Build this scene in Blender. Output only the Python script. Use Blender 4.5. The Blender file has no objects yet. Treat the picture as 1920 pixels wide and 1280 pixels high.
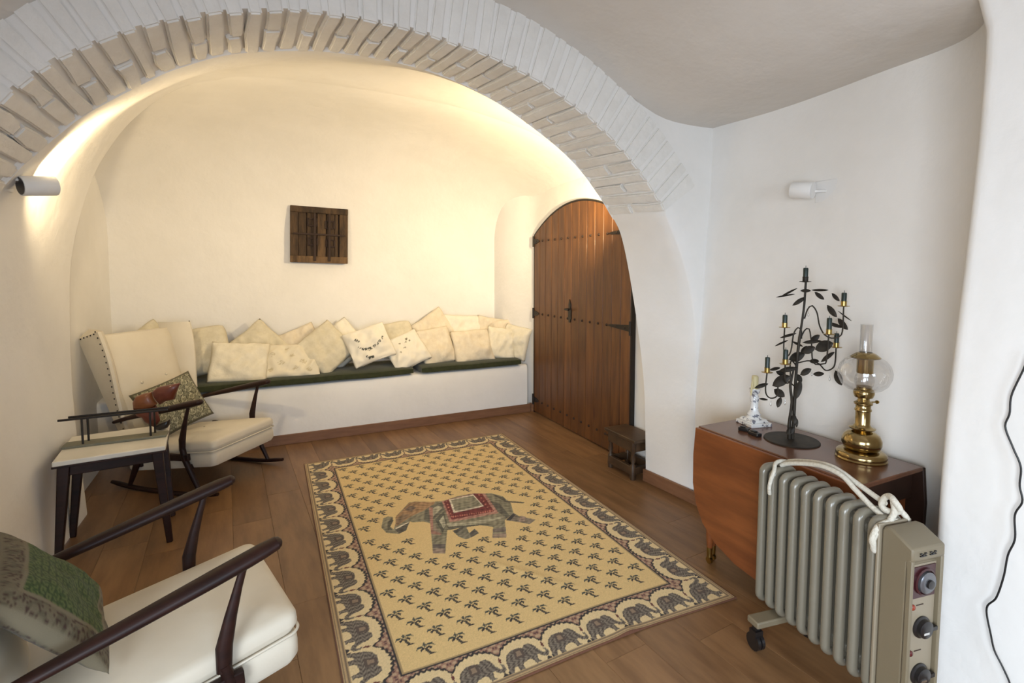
import bpy, bmesh, math, random
import numpy as np
from mathutils import Vector, Matrix, noise

SC = bpy.context.scene
COL = SC.collection
random.seed(11)
R = math.radians
PI = math.pi

# ------------------------------------------------------------------ camera
CAM_H, YAW, PITCH, FPX, PX0, PY0 = 1.5, 25.5, 3.8, 950.0, 960.0, 570.0
cam = bpy.data.cameras.new('camera')
cam.sensor_width = 36.0
cam.lens = FPX / 1920 * 36.0
cam.shift_y = (PY0 - 640.0) / 1920.0
cam.clip_start = 0.02
camo = bpy.data.objects.new('camera', cam)
camo.location = (0, 0, CAM_H)
camo.rotation_euler = (R(90 - PITCH), 0, R(-YAW))
COL.objects.link(camo)
SC.camera = camo

# ------------------------------------------------------------------ world, daylight, exposure
SC.view_settings.view_transform = 'Standard'
SC.view_settings.look = 'None'
SC.view_settings.gamma = 1.0
SC.view_settings.use_curve_mapping = False
SC.view_settings.exposure = 0.0
w = bpy.data.worlds.new('world')
SC.world = w
w.use_nodes = True
w.node_tree.nodes['Background'].inputs[0].default_value = (0.55, 0.72, 1.0, 1)
w.node_tree.nodes['Background'].inputs[1].default_value = 1.0


def area(name, loc, rot, sx, sy, power, col):
    l = bpy.data.lights.new(name, 'AREA')
    l.shape = 'RECTANGLE'
    l.size, l.size_y = sx, sy
    l.energy = power
    l.color = col
    o = bpy.data.objects.new(name, l)
    o.location = loc
    o.rotation_euler = rot
    COL.objects.link(o)
    return o


# daylight through the glazed door in the left wall, behind the camera
area('window_daylight', (-1.42, -1.30, 1.10), (R(60), 0, R(-66)), 1.8, 1.8, 125, (0.82, 0.91, 1.0))
bpy.data.lights['window_daylight'].spread = R(145)
# added light to brighten the arch front, with an added window behind the camera
area('added_fill_rear', (0.55, -2.60, 1.45), (R(62), 0, 0), 1.1, 1.1, 46, (0.66, 0.82, 1.0))
bpy.data.lights['added_fill_rear'].spread = R(130)
SPOT_POWER = 92.0
SPOT_COL = (1.0, 0.78, 0.46)

# ------------------------------------------------------------------ measuring helpers (photo pixel -> place)
_y, _p = R(YAW), R(PITCH)
FW = Vector((math.sin(_y) * math.cos(_p), math.cos(_y) * math.cos(_p), -math.sin(_p)))
RT = Vector((math.cos(_y), -math.sin(_y), 0))
UP = RT.cross(FW)


def ray(px, py):
    return FW + RT * ((px - PX0) / FPX) - UP * ((py - PY0) / FPX)


def at_z(px, py, z=0.0):
    d = ray(px, py)
    return Vector((0, 0, CAM_H)) + d * ((z - CAM_H) / d.z)


def at_y(px, py, y):
    d = ray(px, py)
    return Vector((0, 0, CAM_H)) + d * (y / d.y)


def at_x(px, py, x):
    d = ray(px, py)
    return Vector((0, 0, CAM_H)) + d * (x / d.x)


# ------------------------------------------------------------------ materials
def nodes(m):
    m.use_nodes = True
    nt = m.node_tree
    return nt, nt.nodes, nt.links, nt.nodes['Principled BSDF']


def mat(name, col, rough=0.6, metal=0.0, col2=None, scale=4.0, stretch=(1, 1, 1), detail=4.0, bump=0.0,
        bscale=60.0, bdist=0.01, rnd=0.0, coat=0.0, spec=0.5, lo=0.35, hi=0.65, sheen=0.0, knots=None):
    m = bpy.data.materials.new(name)
    nt, N, L, P = nodes(m)
    P.inputs['Roughness'].default_value = rough
    P.inputs['Metallic'].default_value = metal
    P.inputs['Specular IOR Level'].default_value = spec
    P.inputs['Coat Weight'].default_value = coat
    P.inputs['Coat Roughness'].default_value = 0.15
    P.inputs['Sheen Weight'].default_value = sheen
    P.inputs['Base Color'].default_value = (*col, 1)
    tc = N.new('ShaderNodeTexCoord')
    vec = tc.outputs['Object']
    if rnd:
        oi = N.new('ShaderNodeObjectInfo')
        mul = N.new('ShaderNodeVectorMath'); mul.operation = 'MULTIPLY_ADD'
        cmb = N.new('ShaderNodeCombineXYZ')
        for i in range(3):
            L.new(oi.outputs['Random'], cmb.inputs[i])
        mul.inputs[1].default_value = (37, 53, 71)
        L.new(cmb.outputs[0], mul.inputs[0])
        L.new(vec, mul.inputs[2])
        vec = mul.outputs[0]
    colout = None
    if col2:
        mp = N.new('ShaderNodeMapping')
        mp.inputs['Scale'].default_value = stretch
        L.new(vec, mp.inputs['Vector'])
        nz = N.new('ShaderNodeTexNoise')
        nz.inputs['Scale'].default_value = scale
        nz.inputs['Detail'].default_value = detail
        nz.inputs['Roughness'].default_value = 0.6
        L.new(mp.outputs[0], nz.inputs['Vector'])
        rp = N.new('ShaderNodeValToRGB')
        rp.color_ramp.elements[0].position = lo
        rp.color_ramp.elements[1].position = hi
        rp.color_ramp.elements[0].color = (*col, 1)
        rp.color_ramp.elements[1].color = (*col2, 1)
        L.new(nz.outputs['Fac'], rp.inputs['Fac'])
        colout = rp.outputs['Color']
        if knots:
            vo = N.new('ShaderNodeTexVoronoi')
            vo.inputs['Scale'].default_value = knots[0]
            mp2 = N.new('ShaderNodeMapping'); mp2.inputs['Scale'].default_value = knots[1]
            L.new(vec, mp2.inputs['Vector']); L.new(mp2.outputs[0], vo.inputs['Vector'])
            r2 = N.new('ShaderNodeValToRGB')
            r2.color_ramp.elements[0].position = 0.05
            r2.color_ramp.elements[1].position = knots[2]
            r2.color_ramp.elements[0].color = (1, 1, 1, 1)
            r2.color_ramp.elements[1].color = (0, 0, 0, 1)
            L.new(vo.outputs['Distance'], r2.inputs['Fac'])
            mk_ = N.new('ShaderNodeMix'); mk_.data_type = 'RGBA'
            L.new(r2.outputs['Color'], mk_.inputs[0])
            L.new(colout, mk_.inputs[6])
            mk_.inputs[7].default_value = (*knots[3], 1)
            colout = mk_.outputs[2]
    if rnd:
        hs = N.new('ShaderNodeHueSaturation')
        mr = N.new('ShaderNodeMapRange')
        mr.inputs['To Min'].default_value = 1 - rnd
        mr.inputs['To Max'].default_value = 1 + rnd
        L.new(oi.outputs['Random'], mr.inputs['Value'])
        L.new(mr.outputs[0], hs.inputs['Value'])
        if colout:
            L.new(colout, hs.inputs['Color'])
        else:
            hs.inputs['Color'].default_value = (*col, 1)
        colout = hs.outputs['Color']
    if colout:
        L.new(colout, P.inputs['Base Color'])
    if bump:
        nb = N.new('ShaderNodeTexNoise')
        nb.inputs['Scale'].default_value = bscale
        nb.inputs['Detail'].default_value = 5
        mp3 = N.new('ShaderNodeMapping'); mp3.inputs['Scale'].default_value = stretch
        L.new(vec, mp3.inputs['Vector'])
        L.new(mp3.outputs[0], nb.inputs['Vector'])
        b = N.new('ShaderNodeBump')
        b.inputs['Strength'].default_value = bump
        b.inputs['Distance'].default_value = bdist
        L.new(nb.outputs['Fac'], b.inputs['Height'])
        L.new(b.outputs[0], P.inputs['Normal'])
    return m


def attr_mat(name, rough=0.9, bump=0.0, bscale=300.0, sheen=0.0):
    m = bpy.data.materials.new(name)
    nt, N, L, P = nodes(m)
    P.inputs['Roughness'].default_value = rough
    P.inputs['Specular IOR Level'].default_value = 0.2
    P.inputs['Sheen Weight'].default_value = sheen
    a = N.new('ShaderNodeVertexColor'); a.layer_name = 'Col'
    L.new(a.outputs['Color'], P.inputs['Base Color'])
    if bump:
        tc = N.new('ShaderNodeTexCoord')
        nb = N.new('ShaderNodeTexNoise'); nb.inputs['Scale'].default_value = bscale
        L.new(tc.outputs['Object'], nb.inputs['Vector'])
        b = N.new('ShaderNodeBump'); b.inputs['Strength'].default_value = bump; b.inputs['Distance'].default_value = 0.003
        L.new(nb.outputs['Fac'], b.inputs['Height']); L.new(b.outputs[0], P.inputs['Normal'])
    return m


def glass_mat(name, tint=(1, 1, 1), base=0.06, rough=0.02):
    m = bpy.data.materials.new(name)
    m.use_nodes = True
    N, L = m.node_tree.nodes, m.node_tree.links
    N.clear()
    out = N.new('ShaderNodeOutputMaterial')
    mix = N.new('ShaderNodeMixShader')
    tr = N.new('ShaderNodeBsdfTransparent'); tr.inputs[0].default_value = (*tint, 1)
    gl = N.new('ShaderNodeBsdfGlossy'); gl.inputs['Roughness'].default_value = rough
    lw = N.new('ShaderNodeLayerWeight'); lw.inputs['Blend'].default_value = 0.25
    mr = N.new('ShaderNodeMapRange'); mr.inputs['To Min'].default_value = base; mr.inputs['To Max'].default_value = 0.65
    L.new(lw.outputs['Facing'], mr.inputs['Value'])
    L.new(mr.outputs[0], mix.inputs[0])
    L.new(tr.outputs[0], mix.inputs[1]); L.new(gl.outputs[0], mix.inputs[2])
    L.new(mix.outputs[0], out.inputs[0])
    return m


PLASTER = mat('plaster', (0.80, 0.78, 0.745), 0.9, col2=(0.84, 0.82, 0.79), scale=2.2, bump=0.35, bscale=7, bdist=0.02, spec=0.2)
CEILP = mat('shaded_ceiling_plaster', (0.69, 0.655, 0.61), 0.9, col2=(0.73, 0.695, 0.65), scale=2.2, bump=0.35, bscale=7, bdist=0.02, spec=0.2)  # ceiling shade put into the colour: a darker copy of the wall plaster
OCHRE = mat('bounce_cut_ochre', (0.36, 0.27, 0.19), 0.9, col2=(0.42, 0.32, 0.23), scale=3)  # for the unseen wall behind the camera, dark to cut bounce onto the ceiling
BRICKP = mat('whitewashed_brick', (0.755, 0.73, 0.685), 0.9, col2=(0.81, 0.79, 0.75), scale=9, bump=0.5, bscale=35, bdist=0.008, spec=0.2, rnd=0.02)
FLOORW = mat('oak_floor', (0.155, 0.078, 0.033), 0.40, col2=(0.240, 0.130, 0.058), scale=5, stretch=(3.0, 0.5, 1), rnd=0.16,
             bump=0.08, bscale=40, bdist=0.002, coat=0.03, knots=(1.6, (1, .45, 1), 0.085, (0.12, 0.05, 0.02)))
SKIRT = mat('skirting_wood', (0.175, 0.080, 0.040), 0.5, col2=(0.225, 0.110, 0.056), scale=6, stretch=(1, 1, 8))
DOORW = mat('door_pine', (0.085, 0.030, 0.007), 0.5, col2=(0.160, 0.061, 0.014), scale=7, stretch=(3, 3, 0.35), rnd=0.14, coat=0.1,
            knots=(2.6, (1, 1, .45), 0.10, (0.075, 0.02, 0.006)))
DARKW = mat('dark_walnut', (0.013, 0.0045, 0.0035), 0.48, col2=(0.028, 0.009, 0.006), scale=8, stretch=(.6, 4, 4), spec=.3)
STOOLW = mat('old_oak', (0.035, 0.018, 0.008), 0.5, col2=(0.075, 0.040, 0.018), scale=9, stretch=(1, 1, 1))
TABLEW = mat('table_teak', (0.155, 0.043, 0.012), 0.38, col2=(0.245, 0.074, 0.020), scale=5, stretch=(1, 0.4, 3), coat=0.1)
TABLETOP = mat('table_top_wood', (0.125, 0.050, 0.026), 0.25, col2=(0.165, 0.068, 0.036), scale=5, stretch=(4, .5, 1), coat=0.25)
TABLEDK = mat('table_shaded_wood', (0.022, 0.008, 0.004), 0.5, col2=(0.036, 0.013, 0.006), scale=6)  # darker copy of the table wood, interior shade put into the colour
SHUTW = mat('weathered_wood', (0.024, 0.013, 0.006), 0.8, col2=(0.085, 0.047, 0.020), scale=7, stretch=(3, 3, 0.6), rnd=0.25, bump=0.6, bscale=30)
SHUTL = mat('weathered_wood_light', (0.05, 0.027, 0.011), 0.8, col2=(0.14, 0.080, 0.035), scale=7, stretch=(3, 3, 0.6), rnd=0.2, bump=0.6, bscale=30)
IRON = mat('black_iron', (0.018, 0.013, 0.010), 0.5, 0.3)
RUSTIRON = mat('rusty_iron', (0.03, 0.014, 0.008), 0.7, 0.2)
LEATHER = mat('cream_upholstery', (0.63, 0.565, 0.45), 0.6, col2=(0.68, 0.62, 0.505), scale=3, bump=0.1, bscale=120, bdist=0.002, sheen=0.1)
GREENMAT = mat('green_cloth', (0.020, 0.025, 0.007), 0.95, col2=(0.032, 0.038, 0.011), scale=20, bump=0.3, bscale=300, bdist=0.002, sheen=0.2)
MARBLE = mat('pale_marble', (0.66, 0.62, 0.53), 0.35, col2=(0.74, 0.70, 0.61), scale=6)
BOARD = mat('grey_green_board', (0.15, 0.145, 0.10), 0.6, col2=(0.19, 0.18, 0.125), scale=10)
BRASS = mat('polished_brass', (0.42, 0.315, 0.145), 0.17, 1.0, col2=(0.34, 0.25, 0.11), scale=10)
BRASSD = mat('aged_brass', (0.42, 0.30, 0.10), 0.28, 1.0)
GLASS = glass_mat('clear_glass')
GLASSF = glass_mat('chimney_glass', (0.93, 0.93, 0.93), 0.16, 0.15)
BRONZE = mat('dark_bronze', (0.018, 0.014, 0.010), 0.55, 0.2, col2=(0.040, 0.031, 0.021), scale=20, spec=.3)
CANDLEG = mat('dark_green_wax', (0.010, 0.022, 0.018), 0.4)
CANDLEC = mat('cream_wax', (0.62, 0.54, 0.30), 0.5)
CERAMIC = mat('painted_ceramic', (0.72, 0.71, 0.69), 0.2, col2=(0.16, 0.16, 0.19), scale=38, lo=0.55, hi=0.60, coat=0.4)
RADGREY = mat('radiator_enamel', (0.195, 0.175, 0.132), 0.30, coat=0.35)
RADBOX = mat('beige_plastic', (0.185, 0.150, 0.095), 0.5, bump=0.15, bscale=400, bdist=0.001)
RADPANEL = mat('beige_panel', (0.26, 0.215, 0.15), 0.45)
BLACKP = mat('black_plastic', (0.012, 0.010, 0.010), 0.3)
DIALRED = mat('dark_red_plastic', (0.045, 0.010, 0.012), 0.3)
GREYDIAL = mat('grey_dial', (0.16, 0.16, 0.17), 0.3, 0.6)
CHROME = mat('chrome', (0.7, 0.7, 0.7), 0.18, 1.0)
REDLED = mat('red_lens', (0.25, 0.035, 0.015), 0.25)
REDLED2 = mat('dark_red_lens', (0.09, 0.012, 0.012), 0.25)
ROPE = mat('cotton_rope', (0.55, 0.51, 0.42), 0.9, col2=(0.66, 0.62, 0.53), scale=90, bump=0.8, bscale=160, bdist=0.004)
WHITEP = mat('white_metal', (0.78, 0.77, 0.75), 0.4)
REDWOOD = mat('red_wood', (0.10, 0.017, 0.008), 0.4, col2=(0.14, 0.030, 0.012), scale=6, coat=0.2)
BROWNWOOD = mat('amber_wood', (0.17, 0.050, 0.014), 0.4, col2=(0.22, 0.07, 0.02), scale=6, coat=0.2)
CABLEM = mat('black_cable', (0.008, 0.008, 0.009), 0.4)
RUGM = attr_mat('woven_rug', 0.95, 0.5, 420, 0.1)
PRINT = attr_mat('printed_cloth', 0.9, 0.35, 260, 0.1)
LINENS = []
for i, (a, b) in enumerate([((0.70, 0.64, 0.50), (0.77, 0.71, 0.57)), ((0.58, 0.52, 0.38), (0.66, 0.60, 0.46)),
                            ((0.66, 0.57, 0.43), (0.73, 0.65, 0.51)), ((0.76, 0.71, 0.59), (0.80, 0.75, 0.64))]):
    LINENS.append(mat('linen_%d' % i, a, 0.9, col2=b, scale=14, bump=0.45, bscale=40, bdist=0.008, sheen=0.05))


# ------------------------------------------------------------------ mesh helpers
def link(name, me, parent=None, m=None):
    o = bpy.data.objects.new(name, me)
    COL.objects.link(o)
    if parent is not None:
        o.parent = parent
    if m is not None and me is not None and not me.materials:
        me.materials.append(m)
    return o


class G:
    """collects simple shapes; build() links them as one mesh object"""

    def __init__(s):
        s.v, s.f = [], []

    def add(s, vs, fs):
        k = len(s.v)
        s.v += [tuple(p) for p in vs]
        s.f += [tuple(i + k for i in f) for f in fs]
        return s

    def box(s, c, d, rot=None, top=1.0, topy=None):
        topy = top if topy is None else topy
        vs = []
        for z in (-.5, .5):
            kx, ky = (top, topy) if z > 0 else (1, 1)
            for x, y in ((-.5, -.5), (.5, -.5), (.5, .5), (-.5, .5)):
                p = Vector((x * d[0] * kx, y * d[1] * ky, z * d[2]))
                if rot is not None:
                    p = rot @ p
                vs.append(p + Vector(c))
        return s.add(vs, [(3, 2, 1, 0), (4, 5, 6, 7), (0, 1, 5, 4), (1, 2, 6, 5), (2, 3, 7, 6), (3, 0, 4, 7)])

    def bar(s, a, b, wa, wb=None, up=(0, 0, 1), ha=None, hb=None):
        """square bar from a to b, width wa/wb (side), height ha/hb"""
        a, b = Vector(a), Vector(b)
        wb = wa if wb is None else wb
        ha = wa if ha is None else ha
        hb = wb if hb is None else hb
        d = (b - a).normalized()
        u = Vector(up)
        if abs(d.dot(u)) > 0.98:
            u = Vector((1, 0, 0))
        r = d.cross(u).normalized(); u = r.cross(d)
        vs = []
        for p, w_, h_ in ((a, wa, ha), (b, wb, hb)):
            for x, y in ((-.5, -.5), (.5, -.5), (.5, .5), (-.5, .5)):
                vs.append(p + r * (x * w_) + u * (y * h_))
        return s.add(vs, [(3, 2, 1, 0), (4, 5, 6, 7), (0, 1, 5, 4), (1, 2, 6, 5), (2, 3, 7, 6), (3, 0, 4, 7)])

    def tube(s, path, r, seg=8, flat=1.0, up=None, closed=False):
        P = [Vector(p) for p in path]
        n = len(P)
        rr = r if isinstance(r, (list, tuple)) else [r] * n
        T = []
        for i in range(n):
            a = P[(i - 1) % n] if closed else P[max(i - 1, 0)]
            b = P[(i + 1) % n] if closed else P[min(i + 1, n - 1)]
            T.append((b - a).normalized())
        u = Vector(up) if up else (Vector((0, 0, 1)) if abs(T[0].z) < .9 else Vector((1, 0, 0)))
        vs = []
        for i in range(n):
            r_ = T[i].cross(u)
            if r_.length < 1e-5:
                r_ = Vector((1, 0, 0))
            r_.normalize()
            nu = r_.cross(T[i]).normalized()
            if up is None:
                u = nu
            for k in range(seg):
                a = 2 * PI * k / seg
                vs.append(P[i] + r_ * (math.cos(a) * rr[i]) + nu * (math.sin(a) * rr[i] * flat))
        fs = []
        for i in range(n if closed else n - 1):
            j = (i + 1) % n
            for k in range(seg):
                fs.append((i * seg + k, i * seg + (k + 1) % seg, j * seg + (k + 1) % seg, j * seg + k))
        if not closed:
            fs.append(tuple(range(seg - 1, -1, -1)))
            fs.append(tuple(range((n - 1) * seg, n * seg)))
        return s.add(vs, fs)

    def lathe(s, prof, seg=24, c=(0, 0, 0), M=None, cap=True):
        vs, fs = [], []
        for r_, z in prof:
            for k in range(seg):
                a = 2 * PI * k / seg
                p = Vector((max(r_, 1e-4) * math.cos(a), max(r_, 1e-4) * math.sin(a), z))
                if M is not None:
                    p = M @ p
                vs.append(p + Vector(c))
        for i in range(len(prof) - 1):
            for k in range(seg):
                fs.append((i * seg + k, i * seg + (k + 1) % seg, (i + 1) * seg + (k + 1) % seg, (i + 1) * seg + k))
        if cap:
            fs.append(tuple(range(seg - 1, -1, -1)))
            n = len(prof)
            fs.append(tuple(range((n - 1) * seg, n * seg)))
        return s.add(vs, fs)

    def grid(s, rows, closed=False):
        k = len(rows[0]); vs = [p for r_ in rows for p in r_]; fs = []
        for i in range(len(rows) - 1):
            for j in range(k if closed else k - 1):
                jj = (j + 1) % k
                fs.append((i * k + j, i * k + jj, (i + 1) * k + jj, (i + 1) * k + j))
        return s.add(vs, fs)

    def prism(s, poly, axis, a, b):
        """extrude 2D polygon along axis (0,1,2) from a to b; polygon gives the two other coordinates in order"""
        n = len(poly)
        vs = []
        for t in (a, b):
            for p in poly:
                q = list(p); q.insert(axis, t); vs.append(q)
        fs = [(i, (i + 1) % n, n + (i + 1) % n, n + i) for i in range(n)]
        fs += [tuple(range(n - 1, -1, -1)), tuple(range(n, 2 * n))]
        return s.add(vs, fs)

    def mesh(s, name, m, smooth=None):
        me = bpy.data.meshes.new(name)
        me.from_pydata(s.v, [], s.f)
        bm = bmesh.new(); bm.from_mesh(me)
        bmesh.ops.recalc_face_normals(bm, faces=bm.faces)
        bm.to_mesh(me); bm.free()
        if m is not None:
            me.materials.append(m)
        if smooth is not None:
            me.shade_smooth()
            if smooth < 180:
                me.set_sharp_from_angle(angle=R(smooth))
        return me

    def build(s, name, m, parent=None, smooth=None, bevel=0.0, seg=2, solid=0.0):
        o = link(name, s.mesh(name, m, smooth), parent)
        if solid:
            md = o.modifiers.new('thickness', 'SOLIDIFY'); md.thickness = solid; md.offset = 0
        if bevel:
            b = o.modifiers.new('bevel', 'BEVEL'); b.width = bevel; b.segments = seg; b.limit_method = 'ANGLE'; b.angle_limit = R(35)
            o.data.shade_smooth(); o.data.set_sharp_from_angle(angle=R(50))
        return o


def tag(o, label, cat, group=None):
    o['label'] = label; o['category'] = cat
    if group:
        o['group'] = group
    return o


def thing(name, label, cat, loc=(0, 0, 0), rz=0.0, group=None):
    o = bpy.data.objects.new(name, None)
    o.empty_display_size = 0.1
    COL.objects.link(o)
    o.location = loc; o.rotation_euler = (0, 0, rz)
    return tag(o, label, cat, group)


def structure(o):
    o['kind'] = 'structure'
    return o


def catmull(pts, n):
    """resample a 2D/3D polyline as a smooth curve with n points evenly spread along its length"""
    P = np.array(pts, float)
    P = np.vstack([2 * P[0] - P[1], P, 2 * P[-1] - P[-2]])
    out = []
    for i in range(1, len(P) - 2):
        p0, p1, p2, p3 = P[i - 1:i + 3]
        for t in np.linspace(0, 1, 24, endpoint=False):
            out.append(.5 * ((2 * p1) + (-p0 + p2) * t + (2 * p0 - 5 * p1 + 4 * p2 - p3) * t * t + (-p0 + 3 * p1 - 3 * p2 + p3) * t ** 3))
    out.append(P[-2])
    out = np.array(out)
    L = np.concatenate([[0], np.cumsum(np.linalg.norm(np.diff(out, axis=0), axis=1))])
    q = np.linspace(0, L[-1], n)
    return np.stack([np.interp(q, L, out[:, k]) for k in range(out.shape[1])], 1)


def wob(x, y, z, s=1.3, a=0.006):
    return a * noise.noise(Vector((x * s, y * s, z * s)))


def smooth01(a, b, x):
    t = min(1, max(0, (x - a) / (b - a)))
    return t * t * (3 - 2 * t)


# ================================================================== THE ROOM
# ---- floor: boards laid almost along the depth of the room
g = G(); g.box((0.6, 1.4, -0.045), (5.4, 8.6, 0.05))
floor = structure(g.build('floor', SKIRT))
PW, PL = 0.205, 1.29
g = G(); g.box((0, 0, -0.011), (PW - 0.0008, PL - 0.0008, 0.022))
bm = bmesh.new(); bm.from_mesh(g.mesh('tmp', None))
bmesh.ops.bevel(bm, geom=[e for e in bm.edges if all(v.co.z > -.005 for v in e.verts)], offset=0.0008, segments=1, affect='EDGES')
plank_me = bpy.data.meshes.new('plank'); bm.to_mesh(plank_me); bm.free()
plank_me.materials.append(FLOORW)
fa = R(4.0)
for i in range(-11, 12):
    off = random.Random(i * 7 + 3).random() * PL
    for j in range(-4, 5):
        lx, ly = i * PW, j * PL + off - 0.4
        x = 0.6 + lx * math.cos(fa) - ly * math.sin(fa)
        y = 1.6 + lx * math.sin(fa) + ly * math.cos(fa)
        if not (-1.75 < x < 2.9 and -0.4 < y < 5.3):
            continue
        p = link('plank', plank_me, floor)
        p.location = (x, y, 0); p.rotation_euler = (0, 0, fa)

# ---- the brick arch between the two rooms: front edge (y = 2.38) and rear edge (y = 2.78)
YF, YB = 2.38, 2.78
FP = [(-1.06, 0), (-1.075, 0.6), (-1.075, 1.1), (-1.04, 1.5), (-0.97, 1.8), (-0.826, 2.061), (-0.714, 2.195), (-0.601, 2.285), (-0.428, 2.392),
      (-0.209, 2.491), (0.0, 2.552), (0.236, 2.592), (0.465, 2.604), (0.66, 2.598), (0.856, 2.573), (1.08, 2.535), (1.289, 2.473),
      (1.566, 2.350), (1.87, 2.140), (2.062, 1.950), (2.156, 1.84), (2.262, 1.66), (2.350, 1.457), (2.405, 1.25), (2.43, 1.05), (2.435, 0.6), (2.43, 0)]
BP = [(-1.06, 0), (-1.09, 0.6), (-1.085, 1.1), (-1.06, 1.5), (-1.02, 1.74), (-0.928, 1.901), (-0.863, 1.979), (-0.783, 2.070), (-0.682, 2.172),
      (-0.461, 2.340), (-0.344, 2.415), (-0.127, 2.515), (0.186, 2.587), (0.413, 2.608), (0.636, 2.608), (0.841, 2.588), (1.04, 2.545), (1.209, 2.489),
      (1.383, 2.409), (1.631, 2.270), (1.80, 2.145), (1.943, 1.998), (2.040, 1.877), (2.141, 1.72), (2.248, 1.306), (2.343, 0.778), (2.37, 0.4), (2.385, 0)]
NA = 261
FA, BA = catmull(FP, NA), catmull(BP, NA)


def normals(A):
    d = np.gradient(A, axis=0)
    n = np.stack([-d[:, 1], d[:, 0]], 1)
    return n / np.linalg.norm(n, axis=1)[:, None]


# curve runs left floor -> crown -> right floor; outward normal points away from the opening
FN, BN = normals(FA), normals(BA)
iF0 = int(np.argmin(np.hypot(FA[:, 0] + 1.04, FA[:, 1] - 1.5))); iB0 = int(np.argmin(np.hypot(BA[:, 0] + 1.06, BA[:, 1] - 1.5)))
iF1 = int(np.argmin(np.hypot(FA[:, 0] - 2.156, FA[:, 1] - 1.84))); iB1 = int(np.argmin(np.hypot(BA[:, 0] - 2.05, BA[:, 1] - 1.86)))
RECESS = 0.020


def prof(A, Nn, i0, i1, t, off):
    """point at fraction t (0..1 across the bricked part), off metres outward"""
    i = i0 + (i1 - i0) * t
    a = int(min(max(math.floor(i), 0), NA - 2)); k = i - a
    p = A[a] * (1 - k) + A[a + 1] * k
    n = Nn[a] * (1 - k) + Nn[a + 1] * k
    return p + n * off


rowsF, rowsB, rowsFo, rowsBo = [], [], [], []
for i in range(NA):
    tF = (i - iF0) / (iF1 - iF0); tB = (i - iB0) / (iB1 - iB0)
    oF = RECESS * smooth01(-.015, .01, tF) * (1 - smooth01(.99, 1.012, tF))
    oB = RECESS * smooth01(-.015, .01, tB) * (1 - smooth01(.99, 1.012, tB))
    pf, pb = FA[i] + FN[i] * oF, BA[i] + BN[i] * oB
    e = 0.010
    rowsF.append((pf[0], YF + .004 + (0 if oF > .01 else e), pf[1])); rowsB.append((pb[0], YB - .004, pb[1]))
    qf, qb = FA[i] + FN[i] * .85, BA[i] + BN[i] * .85
    rowsFo.append((qf[0], YF + .004, qf[1])); rowsBo.append((qb[0], YB - .004, qb[1]))
g = G()
lip = [(FA[i][0] + FN[i][0] * (oF_ := .012 + .0), YF + .004, FA[i][1] + FN[i][1] * .012 + 0) if not (iF0 <= i <= iF1) else (rowsF[i][0] + FN[i][0] * .002, YF + .004, rowsF[i][2] + FN[i][1] * .002) for i in range(NA)]


def lerp_rows(a, b, t, w_=0.0):
    out = []
    for p, q in zip(a, b):
        r_ = [p[k] * (1 - t) + q[k] * t for k in range(3)]
        if w_:
            d = wob(r_[0], r_[1], r_[2], 2.2, w_); r_[0] += d; r_[2] += d * .4
        out.append(tuple(r_))
    return out


g.grid([rowsFo] + [lerp_rows(rowsFo, lip, t) for t in (.4, .7, .9)] + [lip, rowsF] + [lerp_rows(rowsF, rowsB, t, .006) for t in (.2, .4, .6, .8)] + [rowsB, rowsBo, rowsFo])
wall_arch = structure(g.build('wall_arch', PLASTER, smooth=45))
# brick courses
NC = 52
rb = random.Random(5)
for c in range(NC):
    t0, t1 = c / NC, (c + 1) / NC
    gap = rb.uniform(.16, .25) * (t1 - t0)
    a0, a1 = t0 + gap * rb.uniform(.35, .65), t1 - gap * rb.uniform(.35, .65)
    if c % 2:
        m_ = rb.uniform(.44, .58)
        spans = [(0, m_ - .022), (m_ + .022, 1)]
    else:
        spans = [(0, 1)]
    for s0, s1 in spans:
        bm = bmesh.new()
        vs = []
        pro = rb.uniform(-.005, .005)
        for off in (pro, .30):
            for sy in (s0, (s0 + s1) / 2, s1):
                for t in (a0, a1):
                    jit = (lambda k: rb.uniform(-k, k))
                    tt = t + jit(.0016)
                    pf, pb = prof(FA, FN, iF0, iF1, tt, off), prof(BA, BN, iB0, iB1, tt, off)
                    p = pf * (1 - sy) + pb * sy
                    yy = YF + (YB - YF) * sy + (jit(.005) if off < .1 and sy > 0 else jit(.0012)) - (0.004 if sy == 0 else 0)
                    o_ = jit(.004) if off < .1 else 0
                    vs.append(bm.verts.new((p[0] + o_, yy, p[1] + o_)))
        V_ = lambda o, s, t: vs[o * 6 + s * 2 + t]
        for s in (0, 1):
            bm.faces.new((V_(0, s, 0), V_(0, s, 1), V_(0, s + 1, 1), V_(0, s + 1, 0)))
            bm.faces.new((V_(1, s, 0), V_(1, s + 1, 0), V_(1, s + 1, 1), V_(1, s, 1)))
            for t in (0, 1):
                bm.faces.new((V_(0, s, t), V_(0, s + 1, t), V_(1, s + 1, t), V_(1, s, t)))
        for s in (0, 2):
            bm.faces.new((V_(0, s, 0), V_(0, s, 1), V_(1, s, 1), V_(1, s, 0)))
        bmesh.ops.recalc_face_normals(bm, faces=bm.faces)
        bmesh.ops.bevel(bm, geom=[e for e in bm.edges if len(e.link_faces) == 2 and e.calc_face_angle() > .5], offset=.0075, segments=2, affect='EDGES')
        me = bpy.data.meshes.new('brick'); bm.to_mesh(me); bm.free()
        me.materials.append(BRICKP); me.shade_smooth(); me.set_sharp_from_angle(angle=R(60))
        link('brick', me, wall_arch)

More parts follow.
